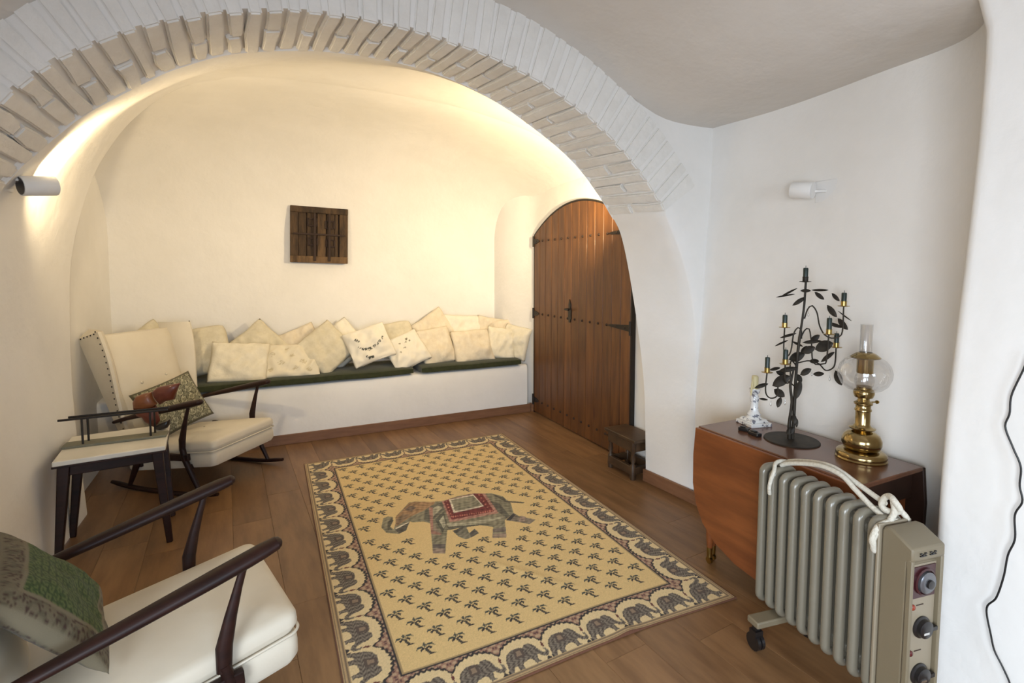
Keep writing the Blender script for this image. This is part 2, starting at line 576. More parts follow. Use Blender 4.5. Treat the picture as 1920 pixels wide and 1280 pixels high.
# ---- the plaster running back from the brick ring: it opens out into the inner vault
YJ, YR = 3.85, 5.32
JP = [(-1.06, 0), (-1.085, 0.6), (-1.08, 1.1), (-1.065, 1.5), (-1.02, 1.78), (-0.95, 2.03), (-0.87, 2.20), (-0.72, 2.42), (-0.50, 2.62)]


def crown(x):
    u = min(1, abs((x - .6) / 1.95))
    return 2.27 + .50 * (1 - u ** 2.4) ** .60


JP += [(-.25, crown(-.25) - .01)] + [(x, crown(x)) for x in (.1, .6, 1.1, 1.5, 1.9, 2.2, 2.4, 2.50)] + [(2.62, 2.10)]
kE = iB1 + 1
nJ = kE + 1
JA = catmull(JP, nJ)
rows = [[rowsB[i] for i in range(nJ)]]
for yy in np.concatenate([[YB + .004, YB + .02, YB + .05, YB + .09], np.linspace(YB + .15, YJ, 14)]):
    row = []
    for i in range(nJ):
        f = i / (nJ - 1)
        ln = (YJ - YB) * (1 - smooth01(.35, .92, f)) + .10
        w_ = smooth01(YB, YB + ln, yy) if f > .45 else min(1, (yy - YB) / (YJ - YB)) * (1 - smooth01(.3, .45, f)) + smooth01(YB, YB + ln, yy) * smooth01(.3, .45, f)
        q = BA[i] * (1 - w_) + JA[i] * w_
        d = wob(q[0], yy, q[1], 1.4, .012) * smooth01(YB, YB + .2, yy) * (1 - smooth01(YJ - .4, YJ - .1, yy) * smooth01(.3, .4, f))
        row.append((q[0] + d, yy, q[1] + d + .012 * smooth01(YJ - .12, YJ, yy) * smooth01(.33, .40, f)))
    rows.append(row)
g = G(); g.grid(rows)
last = rows[-1]
kl = next(i for i in range(nJ) if last[i][0] > -.40)
ret = [last[:kl]]
for dy, o in ((.030, .006), (.050, .03), (.060, .22)):
    ret.append([(p[0] - o, YJ + dy, p[2] + o * .9 * smooth01(1.5, 2.2, p[2])) for p in last[:kl]])
g.grid(ret)
structure(g.build('wall_left', PLASTER, smooth=60))

# ---- inner room: left, rear and right walls as one run in plan
def wall_run(name, plan, z0, z1, nz, n, amp=.008, m=PLASTER, fx=None, sub=None):
    A = catmull(plan, n) if sub is None else np.array(sub)
    rows = []
    for z in np.linspace(z0, z1, nz):
        row = []
        for x, y in A:
            d = wob(x, y, z, 1.1, amp)
            X, Y = (x, y) if fx is None else fx(x, y, z)
            row.append((X + d, Y + d * .6, z))
        rows.append(row)
    g = G(); g.grid(rows)
    return structure(g.build(name, m, smooth=60))


wall_run('wall_inner_left', [(-1.16, 3.80), (-1.18, 4.2), (-1.20, 4.7), (-1.22, 5.1), (-1.22, 5.36)], 0, 2.9, 14, 24)
wall_run('wall_inner_right', [(2.54, 2.70), (2.535, 3.2), (2.53, 4.0), (2.525, 4.6), (2.50, 4.78), (2.42, 4.95), (2.34, 5.15), (2.30, 5.40)], 0, 2.9, 14, 50, amp=.006)

# ---- rear wall curving over into the vault
rows = []
SPR, YV = 1.78, 3.80
path = [(0, z) for z in np.linspace(0, SPR, 10)] + [(1, a) for a in np.linspace(0, 90, 34)[1:]]
for kind, a in path:
    row = []
    for x in np.linspace(-1.42, 2.66, 64):
        if kind == 0:
            y, z = YR, a
        else:
            zc = crown(x)
            z = SPR + (zc - SPR) * math.sin(R(a)) ** .92
            y = YR - (YR - YV) * (1 - math.cos(R(a)) ** .62)
        d = wob(x, y, z, 1.0, .018) * smooth01(YV, YV + .5, y)
        row.append((x, y + d * .6, z + d * (kind == 1)))
    rows.append(row)
rows.append([(p[0], YV - .14, p[2] + .014) for p in rows[-1]])
g = G(); g.grid(rows)
structure(g.build('wall_rear', PLASTER, smooth=180))

# ---- masonry bench along the rear wall
YBE = 4.72
BZ = 0.505
rows = []
for (y, z) in ((YBE + .006, 0), (YBE, .2), (YBE, .40), (YBE + .001, BZ - .03), (YBE + .010, BZ - .008), (YBE + .03, BZ), (YBE + .3, BZ), (YR + .03, BZ)):
    rows.append([(x, y + wob(x, y, z, 1.4, .008), z + (wob(x, y, 5, 1.4, .006) if z > .1 else 0)) for x in np.linspace(-1.3, 2.43, 40)])
g = G(); g.grid(rows)
x_ = 2.43
g.add([(x_, YBE + .006, 0), (x_, YBE, .4), (x_, YBE + .03, BZ), (x_, YR, BZ), (x_, YR, 0)], [(0, 1, 2, 3, 4)])
structure(g.build('wall_bench', PLASTER, smooth=60))

# ---- skirting boards
g = G(); g.box(((-1.0 + 2.46) / 2, YBE - .008, .043), (3.46, .016, .086))
structure(g.build('baseboard_rear', SKIRT, bevel=.003))
g = G()
for (a, b) in (((2.375, 2.79), (2.418, 2.36)), ((2.418, 2.37), (2.425, 2.0)), ((2.425, 2.0), (2.43, 1.3))):
    g.bar((a[0], a[1], .043), (b[0], b[1], .043), .018, ha=.086, hb=.086)
g.bar((2.371, 2.785, .043), (2.44, 2.795, .043), .018, ha=.086, hb=.086)
structure(g.build('baseboard_right', SKIRT, bevel=.003))
g = G(); g.bar((2.50, 4.70, .043), (2.47, 4.74, .043), .016, ha=.086, hb=.086)
structure(g.build('baseboard_corner', SKIRT, bevel=.002))

# ---- front room: alcove wall, near pier, the walls behind the camera, vaulted ceiling
plan = [(2.50, 2.44), (2.50, 1.9), (2.50, 1.5), (2.50, 1.30), (2.49, 1.18), (2.45, 1.08), (2.36, 1.00), (2.24, .958), (2.16, .935), (2.118, .922),
        (2.102, .910), (2.098, .895), (2.10, .86), (2.105, .75), (2.12, .6), (2.18, .2), (2.25, -.6), (2.30, -1.6), (2.30, -2.65)]


def alcove(x, y, z):
    k = smooth01(1.25, 1.8, y)
    X = x - .055 * (1 - smooth01(.6, 1.6, z)) * smooth01(1.0, 1.3, y) + .03 * smooth01(1.5, 2.2, z) * k
    e = smooth01(1.12, .93, y)
    Y = y + e * (-.055 * smooth01(.7, 2.2, z) + .05 * smooth01(2.25, 2.5, z))
    return X, Y


wall_run('wall_right', plan, 0, 2.75, 30, 420, amp=.008, fx=alcove)
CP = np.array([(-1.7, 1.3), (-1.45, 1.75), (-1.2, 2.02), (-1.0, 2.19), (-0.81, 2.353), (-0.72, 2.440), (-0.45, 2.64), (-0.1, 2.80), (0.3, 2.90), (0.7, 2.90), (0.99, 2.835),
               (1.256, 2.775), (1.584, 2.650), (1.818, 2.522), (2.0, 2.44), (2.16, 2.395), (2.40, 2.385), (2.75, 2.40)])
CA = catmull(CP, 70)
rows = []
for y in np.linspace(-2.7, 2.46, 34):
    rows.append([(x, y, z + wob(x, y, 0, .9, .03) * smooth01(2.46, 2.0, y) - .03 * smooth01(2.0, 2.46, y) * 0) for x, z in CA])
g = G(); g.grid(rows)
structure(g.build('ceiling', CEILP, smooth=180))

# wall behind the camera, and the left wall with its glazed double door
g = G()
g.box((-.85, -2.75, 1.5), (1.7, .2, 3.2)); g.box((1.9, -2.75, 1.5), (1.6, .2, 3.2)); g.box((.55, -2.75, .4), (1.1, .2, 1.0)); g.box((.55, -2.75, 2.55), (1.1, .2, 1.1))
structure(g.build('wall_front', OCHRE))
fr = G()
for x in (0, .55, 1.1):
    fr.box((x, -2.78, 1.45), (.05, .05, 1.1))
for z in (.9, 2.0):
    fr.box((.55, -2.78, z), (1.1, .05, .05))
added_win = structure(fr.build('added_window', WHITEP, bevel=.004))  # added, unseen: a frame to go with the fill light on the arch
pg = G(); pg.box((.55, -2.78, 1.45), (1.1, .006, 1.1)); pg.build('pane', GLASS, added_win)
wy0, wy1, wz1, xb = -2.30, -0.30, 2.2, -1.6
g = G()
g.box((xb, (-2.7 + wy0) / 2, 1.5), (.2, wy0 + 2.7, 3.2)); g.box((xb, (wy1 + 2.5) / 2, 1.5), (.2, 2.5 - wy1, 3.2))
g.box((xb, (wy0 + wy1) / 2, (wz1 + 3.1) / 2), (.2, wy1 - wy0, 3.1 - wz1)); g.box((xb, (wy0 + wy1) / 2, .05), (.2, wy1 - wy0, .2))
structure(g.build('wall_front_left', PLASTER))
fr = G()
for y in (wy0, (wy0 + wy1) / 2, wy1):
    fr.box((xb - .05, y, (wz1 + .15) / 2), (.05, .06, wz1 - .15))
for z in (.15, 1.2, wz1):
    fr.box((xb - .05, (wy0 + wy1) / 2, z), (.05, wy1 - wy0, .06))
win = structure(fr.build('window_1', WHITEP, bevel=.004))
pg = G(); pg.box((xb - .05, (wy0 + wy1) / 2, (wz1 + .15) / 2), (.006, wy1 - wy0, wz1 - .15))
pg.build('pane', GLASS, win)

# ---- the arched plank door in the inner right wall
DX, DY0, DY1 = 2.492, 3.11, 4.685
door = bpy.data.objects.new('door_1', None); COL.objects.link(door); door.location = (DX, (DY0 + DY1) / 2, 0)
structure(door)
dm = (DY0 + DY1) / 2


def dtop(yl):
    return 1.865 + .255 * (1 - (yl / ((DY1 - DY0) / 2)) ** 2)


NP = 13
pw = (DY1 - DY0) / NP
for i in range(NP):
    a, b = -(DY1 - DY0) / 2 + i * pw + .0022, -(DY1 - DY0) / 2 + (i + 1) * pw - .0022
    ys = np.linspace(b, a, 5)
    g = G(); g.prism([(a, .012), (b, .012)] + [(yy, dtop(yy) - .004) for yy in ys], 0, 0, .034)
    g.build('plank', DOORW, door, bevel=.006, seg=2)
g = G()
arc = [(yy, dtop(yy) + .012) for yy in np.linspace(-(DY1 - DY0) / 2 - .014, (DY1 - DY0) / 2 + .014, 30)]
inn = [(yy, dtop(yy) - .003) for yy in np.linspace((DY1 - DY0) / 2 + .0, -(DY1 - DY0) / 2 - .0, 30)]
hw = (DY1 - DY0) / 2
outer = [(-hw - .016, 0)] + arc + [(hw + .016, 0)] + [(hw + .001, 0)] + inn + [(-hw - .001, 0)]
n = 32
for k in range(31):
    o1, o2 = outer[k], outer[k + 1]; i1, i2 = outer[-1 - k], outer[-2 - k]
    g.add([(.002, *o1), (.002, *o2), (.002, *i2), (.002, *i1), (.04, *o1), (.04, *o2), (.04, *i2), (.04, *i1)],
          [(0, 1, 2, 3), (4, 5, 6, 7), (0, 1, 5, 4), (2, 3, 7, 6)])
g.build('door_frame', IRON, door)
sg = G(); sg.lathe([(0.0, -.012), (.006, -.0115), (.0105, -.007), (.012, 0)], 10, M=Matrix.Rotation(R(90), 3, 'Y') @ Matrix.Scale(1, 3))
stud_v = [(-abs(v[0]), v[1], v[2]) for v in sg.v]
sg.v = stud_v
stud_me = sg.mesh('stud', RUSTIRON, 60)
for z in (.14, 1.055, 1.80):
    for i in range(NP):
        o = link('stud', stud_me, door)
        o.location = (0.001, -hw + (i + .5) * pw, z)
for (yy, z, sgn) in ((hw, 1.055, -1), (hw, 1.80, -1), (-hw, 1.055, 1), (-hw, 1.80, 1), (-hw, .14, 1), (hw, .14, -1)):
    L_ = .30 if sgn > 0 else .12
    g = G()
    g.prism([(yy, z - .028), (yy + sgn * .06, z - .022), (yy + sgn * L_ * .8, z - .010), (yy + sgn * L_, z), (yy + sgn * L_ * .8, z + .010), (yy + sgn * .06, z + .022), (yy, z + .028)], 0, -.007, .002)
    g.tube([(-.006, yy - sgn * .006, z - .055), (-.006, yy - sgn * .006, z + .055)], .011, 10)
    g.build('hinge', IRON, door, smooth=40)
g = G()
hy = -hw + 7.0 * pw + .02
g.prism([(hy - .012, 1.02), (hy + .012, 1.02), (hy + .018, 1.05), (hy + .026, 1.06), (hy + .022, 1.10), (hy + .030, 1.13), (hy + .016, 1.16), (hy + .02, 1.185), (hy, 1.235),
         (hy - .02, 1.185), (hy - .016, 1.16), (hy - .030, 1.13), (hy - .022, 1.10), (hy - .026, 1.06), (hy - .018, 1.05)], 0, -.008, .001)
g.tube([(-.012, hy, 1.145 + .0), (-.04, hy, 1.145), (-.046, hy + .02, 1.142), (-.046, hy - .045, 1.14)], [.008, .008, .008, .009], 8)
g.build('door_handle', IRON, door, smooth=40)

# ================================================================== SOFT THINGS
def pillow(name, w_, h_, t_, mat_, seed, n=22, pinch=.05, wrinkle=.012, paint=None, slump=0.0, roundc=0.0):
    """square cushion in its own XZ plane (X width, Z height), thickness along Y; front faces -Y; origin at the middle"""
    us = np.linspace(-1, 1, n)
    V, F, idx, cols = [], [], {}, []
    for side in (-1, 1):
        for i, u in enumerate(us):
            for j, v in enumerate(us):
                edge = i in (0, n - 1) or j in (0, n - 1)
                if side == 1 and edge:
                    idx[(1, i, j)] = idx[(-1, i, j)]; continue
                uu, vv = u, v
                if roundc:
                    uu = u * (1 - roundc * (v * v) ** 2 * .5 * abs(u)); vv = v * (1 - roundc * (u * u) ** 2 * .5 * abs(v))
                x = w_ / 2 * uu * (1 - pinch * (1 - v * v)); z = h_ / 2 * vv * (1 - pinch * (1 - u * u))
                th = t_ / 2 * ((1 - abs(u) ** 3.2) * (1 - abs(v) ** 3.2)) ** .55
                p3 = Vector((x * 7 + seed * 3.1, z * 7 + seed, side * 2.0))
                wr = noise.noise(p3) * wrinkle * 1.4 + noise.noise(p3 * 2.7) * wrinkle * .6
                rid = abs(noise.noise(Vector((x * 10 - z * 6 + seed, z * 3, seed)))) * wrinkle * 1.2
                k = min(1, (1 - max(abs(u), abs(v))) * 4)
                y = side * (th + (wr - rid) * k) + slump * (z / h_) ** 2
                if edge:
                    y += noise.noise(Vector((x * 9, z * 9, seed))) * wrinkle * 1.2
                idx[(side, i, j)] = len(V); V.append((x, y, z))
                cols.append(paint(u, v) if paint else (1, 1, 1))
    for side in (-1, 1):
        for i in range(n - 1):
            for j in range(n - 1):
                q = [idx[(side, i, j)], idx[(side, i + 1, j)], idx[(side, i + 1, j + 1)], idx[(side, i, j + 1)]]
                F.append(tuple(q if side < 0 else q[::-1]))
    me = bpy.data.meshes.new(name); me.from_pydata(V, [], F); me.shade_smooth()
    if paint:
        ca = me.color_attributes.new('Col', 'FLOAT_COLOR', 'POINT')
        ca.data.foreach_set('color', np.array([(*c, 1) for c in cols], np.float32).ravel())
    me.materials.append(mat_)
    return link(name, me)


def put(o, c, yaw, tilt, roll):
    """tilt: lean back from vertical; roll: turn in its own plane (counter-clockwise seen from the front)"""
    M = Matrix.Rotation(R(yaw), 4, 'Z') @ Matrix.Rotation(R(-tilt), 4, 'X') @ Matrix.Rotation(R(-roll), 4, 'Y')
    M.translation = Vector(c)
    o.matrix_world = M
    o.location = Vector(c); o.rotation_euler = M.to_euler()


# ---- two green mats on the bench
for (x0, x1, lab) in ((-1.08, 1.205, 'long dark green mat on the bench, left of the gap'), (1.285, 2.345, 'shorter dark green mat on the bench, beside the door')):
    rows = []
    prof_ = [(YBE + .0, BZ + .012), (YBE - .022, BZ + .016), (YBE - .026, BZ + .03), (YBE - .022, BZ + .062), (YBE + .0, BZ + .074), (YBE + .2, BZ + .078), (YR - .1, BZ + .07), (YR - .06, BZ + .03), (YR - .1, BZ + .012)]
    xs = np.linspace(x0, x1, 26)
    for k, x in enumerate(xs):
        e = .35 if k in (0, 25) else 1
        rows.append([(x, y + wob(x, y, z, 4, .006), BZ + .035 + (z - BZ - .035) * (1 if e == 1 else .8) + wob(x, y, 3, 3, .006)) for y, z in prof_])
    g = G(); g.grid(rows, closed=True); g.add(rows[0], [tuple(range(9))]); g.add(rows[-1], [tuple(range(9))])
    tag(g.build('bench_mat', GREENMAT, smooth=50), lab, 'mat', 'green mats on the bench')


# ---- embroidered prints on cushions
def paint_sprigs(pts, base, ink):
    def f(u, v):
        for (a, b, r_) in pts:
            d = math.hypot(u - a, v - b)
            if d < r_ and noise.noise(Vector((u * 30, v * 30, a * 9))) > -.15:
                return ink
        return base
    return f


CREAM = (0.77, 0.72, 0.61)
swag = [(-.58, .38, .07), (-.5, .28, .06), (-.62, -.05, .06), (-.52, -.12, .05), (-.42, -.2, .07), (-.3, -.24, .06), (-.18, -.3, .09), (-.05, -.3, .06), (.1, -.24, .07), (.25, -.2, .06),
        (.4, -.12, .07), (.55, -.02, .06), (.62, .1, .05), (-.3, -.75, .08), (-.15, -.78, .07), (-.4, -.68, .05)]
sprig2 = [(.25, .55, .08), (.1, .4, .06), (-.1, .1, .06), (.35, .4, .05), (-.45, -.1, .05), (-.2, .45, .06)]
flowers = [(-.7, .2, .10), (-.4, -.3, .12), (0, .1, .10), (.4, -.2, .12), (.75, .3, .10), (.1, -.6, .10), (-.75, -.6, .10), (.6, -.7, .1), (-.2, .6, .08), (.5, .6, .08)]

# (photo px of the middle, row depth, width, height, roll, yaw, tilt, material, label)
CUSH = [
    (383, 657, 5.02, .40, .44, 10, 0, 24, 1, 'rounded beige cushion on the bench just right of the wing chair back', None),
    (449, 679, 4.86, .46, .38, -6, 0, 34, 0, 'large pale quilted cushion at the front, left end of the bench pile', None),
    (485, 650, 5.08, .40, .40, 42, 0, 28, 1, 'beige patterned cushion standing on its corner behind the large quilted one', None),
    (548, 676, 4.88, .47, .34, -3, 0, 40, 0, 'cream cushion with faint flowers lying low in the pile', paint_sprigs(flowers, (0.73, 0.66, 0.51), (0.55, 0.47, 0.31))),
    (562, 648, 5.10, .40, .36, 22, 0, 28, 2, 'cream cushion peeking out behind the low flowered cushion', None),
    (640, 644, 5.12, .40, .40, 36, 0, 22, 3, 'pale cushion almost hidden behind the diamond standing cushion', None),
    (612, 652, 4.93, .42, .42, 40, 0, 30, 1, 'beige quilted cushion standing on its corner like a diamond', None),
    (744, 636, 5.10, .38, .38, 8, 0, 22, 1, 'beige cushion showing a rounded corner behind the dark embroidered one', None),
    (693, 646, 4.86, .42, .36, 17, 0, 28, 3, 'white cushion embroidered with a dark flower garland', paint_sprigs(swag, CREAM, (0.05, 0.055, 0.045))),
    (762, 657, 4.88, .40, .36, 22, 0, 36, 3, 'white cushion with a small dark sprig beside the garland cushion', paint_sprigs(sprig2, CREAM, (0.20, 0.18, 0.12))),
    (818, 622, 5.12, .40, .42, 32, 0, 20, 2, 'beige cushion with a pointed corner rising above the pile', None),
    (868, 622, 5.13, .46, .38, -4, 0, 16, 3, 'pale cushion against the wall behind the plain square cushion', None),
    (818, 648, 4.94, .36, .40, 8, 0, 28, 2, 'creased beige cushion between the sprig cushion and the square one', None),
    (886, 648, 4.90, .44, .36, 2, 0, 28, 2, 'plain square cream cushion near the right end of the bench', None),
    (918, 625, 5.10, .32, .38, -12, 0, 16, 2, 'small beige cushion tucked behind the square one at the right', None),
    (947, 627, 5.05, .30, .34, 2, -10, 14, 2, 'beige cushion in the bench corner behind the others', None),
    (940, 643, 4.90, .32, .36, -10, -6, 24, 0, 'tilted cream cushion second from the right end of the bench', None),
    (966, 641, 4.88, .34, .36, -8, -58, 14, 0, 'slim cream cushion at the very right end of the bench', None),
    (276, 656, 5.08, .40, .40, 38, 0, 24, 1, 'beige cushion peeking up behind the wing chair back', None),
]
for k, (px, py, y, w_, h_, roll, yaw, tilt, mi, lab, pf) in enumerate(CUSH):
    c = at_y(px, py, y)
    o = pillow('cushion', w_, h_, .13, PRINT if pf else LINENS[mi], k + 1, n=46 if pf else 26, paint=pf, wrinkle=.024, roundc=.25 if k in (0, 7) else .05)
    put(o, c, yaw, tilt, roll)
    tag(o, lab, 'cushion', 'cushions piled on the bench')

# ================================================================== WOODEN SHUTTER ON THE REAR WALL
sh = thing('wooden_shutter', 'small weathered wooden shutter with iron bars hung on the rear wall', 'wall ornament', (0.445, YR - .026, 1.84), 0)
sh.rotation_euler = (0, R(1.5), 0)
W2, H2 = .262, .268
g = G(); g.box((0, .004, 0), (2 * W2 - .02, .022, 2 * H2 - .02)); g.build('backing', SHUTW, sh)
for x, w_ in ((-W2 + .035, .07), (W2 - .04, .08)):
    g = G(); g.box((x, -.022, 0), (w_, .040, 2 * H2)); g.build('stile', SHUTW, sh, bevel=.006)
for z, h_ in ((H2 - .03, .06), (-H2 + .032, .064)):
    g = G(); g.box((0, -.026, z), (2 * W2, .044, h_)); g.build('rail', SHUTL if z < 0 else SHUTW, sh, bevel=.006)
for x, w_ in ((-.155, .075), (-.07, .088), (.02, .085), (.105, .08)):
    g = G(); g.box((x, -.014, 0), (w_ - .004, .022, 2 * H2 - .08)); g.build('plank', SHUTL if abs(x - .02) < .01 else SHUTW, sh, bevel=.004)
g = G(); g.box((.155, -.018, .0), (.03, .03, 2 * H2 - .1)); g.build('batten', SHUTW, sh, bevel=.003)
for x in (-.045, .088):
    g = G(); g.box((x, -.054, -.02), (.022, .010, 2 * H2 - .08)); g.build('iron_bar', RUSTIRON, sh, bevel=.002)
g = G(); g.box((.0, -.060, .005), (2 * W2 - .05, .010, .016)); g.build('iron_bar', RUSTIRON, sh, bevel=.002)
for x, z in ((-.065, .12), (.095, .105), (-.06, -.065), (.10, -.075)):
    g = G()
    for dx, dz, a, b in ((-.038, 0, .016, .078), (.038, 0, .016, .078), (0, -.033, .078, .014), (0, .033, .078, .014)):
        g.box((x + dx, -.030, z + dz), (a, .014, b))
    g.build('square_fitting', RUSTIRON, sh, bevel=.002)

# ================================================================== ROCKING CHAIRS
def curve3(pts, n):
    return [tuple(p) for p in catmull(pts, n)]


def rrect(x0, x1, hw, k, rad=.035):
    """64 points round a rounded rectangle, inset so that k = 1 is the full outline"""
    ins = (1 - k) * hw
    pts = []
    for cx, cy, a0 in ((x1 - ins - rad, hw - ins - rad, 0), (x0 + ins + rad, hw - ins - rad, 90), (x0 + ins + rad, -hw + ins + rad, 180), (x1 - ins - rad, -hw + ins + rad, 270)):
        for q in range(9):
            a = R(a0 + 90 * q / 8); pts.append((cx + rad * math.cos(a), cy + rad * math.sin(a)))
        a1 = R(a0 + 90); nx_ = {0: (-1, 0), 90: (0, -1), 180: (1, 0), 270: (0, 1)}[a0]
        L0 = (x1 - x0 - 2 * ins - 2 * rad) if a0 in (0, 180) else (2 * hw - 2 * ins - 2 * rad)
        bx_, by_ = pts[-1]
        for q in range(1, 8):
            pts.append((bx_ + nx_[0] * L0 * q / 8, by_ + nx_[1] * L0 * q / 8))
    return pts


def make_rocker(name, label, loc, heading, group):
    t = thing(name, label, 'chair', (loc[0], loc[1], 0), R(heading), group)
    for s in (-1, 1):
        y = .315 * s
        g = G()
        g.tube(curve3([(-.44, y, .042), (-.25, y, .021), (0, y, .016), (.25, y, .021), (.435, y, .044)], 16), [.013] + [.017] * 14 + [.013], 8, flat=.9, up=(0, 0, 1))
        g.build('rocker', DARKW, t, smooth=50)
        # front upright: swells towards the seat, then a splayed lower leg
        g = G()
        g.tube([(.232, y, .615), (.212, y, .55), (.19, y, .47), (.170, y, .385), (.168, y, .31)], [.011, .013, .018, .024, .021], 10, flat=.7, up=(0, 1, 0))
        g.build('arm_post', DARKW, t, smooth=50)
        g = G(); g.tube([(.168, y, .33), (.185, y, .255), (.245, y, .14), (.305, y, .025)], [.018, .019, .017, .013], 10)
        g.build('leg', DARKW, t, smooth=50)
        g = G(); g.tube([(-.18, y, .30), (-.20, y, .22), (-.25, y, .11), (-.29, y, .022)], [.024, .023, .018, .013], 10)
        g.build('leg', DARKW, t, smooth=50)
        # arm: slim at the back, broad paddle in front
        g = G()
        g.tube(curve3([(-.40, y * .98, .462), (-.25, y, .507), (-.02, y * 1.01, .563), (.2, y * 1.01, .617), (.325, y, .648)], 18),
               [.017, .019, .021, .022, .024, .025, .026, .028, .029, .030, .031, .032, .033, .034, .034, .034, .033, .028], 12, flat=.66)
        g.lathe([(.028, 0), (.022, .012), (.008, .018)], 12, c=(.322, y, .6475), M=Matrix.Rotation(R(76), 3, 'Y') @ Matrix.Diagonal((.66, 1, 1)))
        g.build('armrest', DARKW, t, smooth=60)
        g = G(); g.bar((.22, y, .27), (-.30, y, .235), .026, ha=.045, hb=.045)
        g.build('side_rail', DARKW, t, bevel=.005)
    for x, z in ((.21, .20), (-.2, .18)):
        g = G(); g.bar((x, -.31, z), (x, .31, z), .024, ha=.035, hb=.035); g.build('cross_rail', DARKW, t, bevel=.005)

    # seat: boxed lower band and a crowned cushion above a piped seam
    def slab(zt, zb, hw, crown, x0=-.33, x1=.395, tilt=.055, nb=5, r_=.03):
        rows = []
        prof_ = [(1, zb, 1 - r_ * 1.2), (1, zb + .02, 1), (1, zt - .045, 1), (1, zt - .02, .99), (1, zt - .006, .955), (1, zt, .90)]
        for _, z, k in prof_:
            rows.append([(X, Y, z + tilt * (X / .4)) for X, Y in rrect(x0, x1, hw, k)])
        zc = zt + crown
        for kk in (.7, .45, .2, .02):
            ring = []
            for q in range(64):
                X0, Y0, _ = rows[5][q]
                cxm = (x0 + x1) / 2
                X = cxm + (X0 - cxm) * kk / .9; Y = Y0 * kk / .9
                ring.append((X, Y, zt + crown * (1 - kk * kk) ** .8 + tilt * (X / .4)))
            rows.append(ring)
        g = G(); g.grid(rows, closed=True); g.add(rows[0], [tuple(range(64))])
        return g
    slab(.262, .160, .292, 0.0).build('seat_base', LEATHER, t, smooth=60)
    st = slab(.335, .264, .292, .030)
    seat = st.build('seat_cushion', LEATHER, t, smooth=60)
    g = G()
    ring = [(X, Y, .263 + .055 * X / .4) for X, Y in rrect(-.331, .396, .293, 1)]
    g.tube(ring, .005, 6, closed=True); g.build('piping', LEATHER, seat, smooth=60)

    # backrest panel and wings
    def bx(z):
        return -.315 - (z - .36) * .335

    rows = []
    for z in np.linspace(.34, 1.045, 12):
        k = (z - .34) / .705
        hw = .235 + .035 * k
        bul = .022 * math.sin(PI * min(1, k * 1.0)) ** .6
        top = .018 * (k > .95)
        ring = []
        ys = np.linspace(-1, 1, 9)
        for yy in ys:
            ring.append((bx(z) + (.035 + bul) * (1 - abs(yy) ** 4) - top, yy * hw, z))
        for yy in ys[::-1]:
            ring.append((bx(z) - .085 + top, yy * hw, z))
        rows.append(ring)
    g = G(); g.grid(rows, closed=True); g.add(rows[0], [tuple(range(18))]); g.add(rows[-1], [tuple(range(18))])
    back = g.build('backrest', LEATHER, t, smooth=60)
    for z, y in ((.70, -.12), (.72, .08), (.55, -.02)):
        c = Vector((bx(z) + .058, y, z)); g = G(); g.lathe([(0.001, .006), (.008, .004), (.011, 0)], 10, c=c, M=Matrix.Rotation(R(72), 3, 'Y'))
        g.build('button', LEATHER, back, smooth=60)
    for s in (-1, 1):
        rows = []
        nails = []
        for z in np.linspace(.38, 1.09, 15):
            k = (z - .38) / .71
            yi, yo = s * (.228 + .035 * k), s * (.305 + .060 * k)
            d = .045 + .100 * smooth01(.05, .9, k)
            xb, xf = bx(z) - .085, bx(z) + d - .01
            zz = z - .05 * (1 - k * 0) * 0
            # inner rear, inner front(rounded), outer front, outer rear
            f_in = (xf - .012, yo - s * .040, zz); f_mid = (xf, yo - s * .016, zz); f_out = (xf - .008, yo, zz)
            rows.append([(xb, yi, zz - .0), (bx(z) + .02, yi + s * .012, zz), f_in, f_mid, f_out, (xb - .005, yo - s * .03, zz - .06 * k)])
            nails.append(Vector((xf - .022, yo + s * .003, zz)))
        g = G(); g.grid(rows, closed=True); g.add(rows[0], [tuple(range(6))]); g.add(rows[-1], [tuple(range(6))])
        wg = g.build('wing', LEATHER, t, smooth=50, bevel=0)
        g = G()
        for k in range(0, 18):
            f = k / 17 * (len(nails) - 1); a = int(min(f, len(nails) - 2)); p = nails[a].lerp(nails[a + 1], f - a)
            if k % 2 == 0 or True:
                g.lathe([(0.001, .0045), (.0045, .003), (.006, 0)], 6, c=p, M=Matrix.Rotation(R(-90 * s), 3, 'X'))
        top = [Vector(rows[-1][4]), Vector(rows[-1][5])]
        for k in range(1, 6):
            p = top[0].lerp(top[1], k / 6) + Vector((0, s * .002, -.008)); g.lathe([(0.001, .0045), (.0045, .003), (.006, 0)], 6, c=p, M=Matrix.Rotation(R(-90 * s), 3, 'X'))
        nh = g.build('nail_trim', IRON, wg, smooth=60); nh['kind'] = 'stuff'
    return t


GRC = 'cream rocking chairs with dark wooden arms'
make_rocker('rocking_chair', 'cream winged rocking chair with dark arms beside the bench', (-.487, 4.246), -39.1, GRC)
make_rocker('rocking_chair', 'cream rocking chair with dark arms in the front left corner', (-.40, 1.925), 15, GRC)


def leafpat(u, v, dark, mid, light, s=9):
    a = noise.noise(Vector((u * s, v * s * .9, 1.7))); b = noise.noise(Vector((u * s * 2.1, v * s * 2.1, 5.2)))
    if b < -.22:
        return dark
    return light if a > .12 else mid


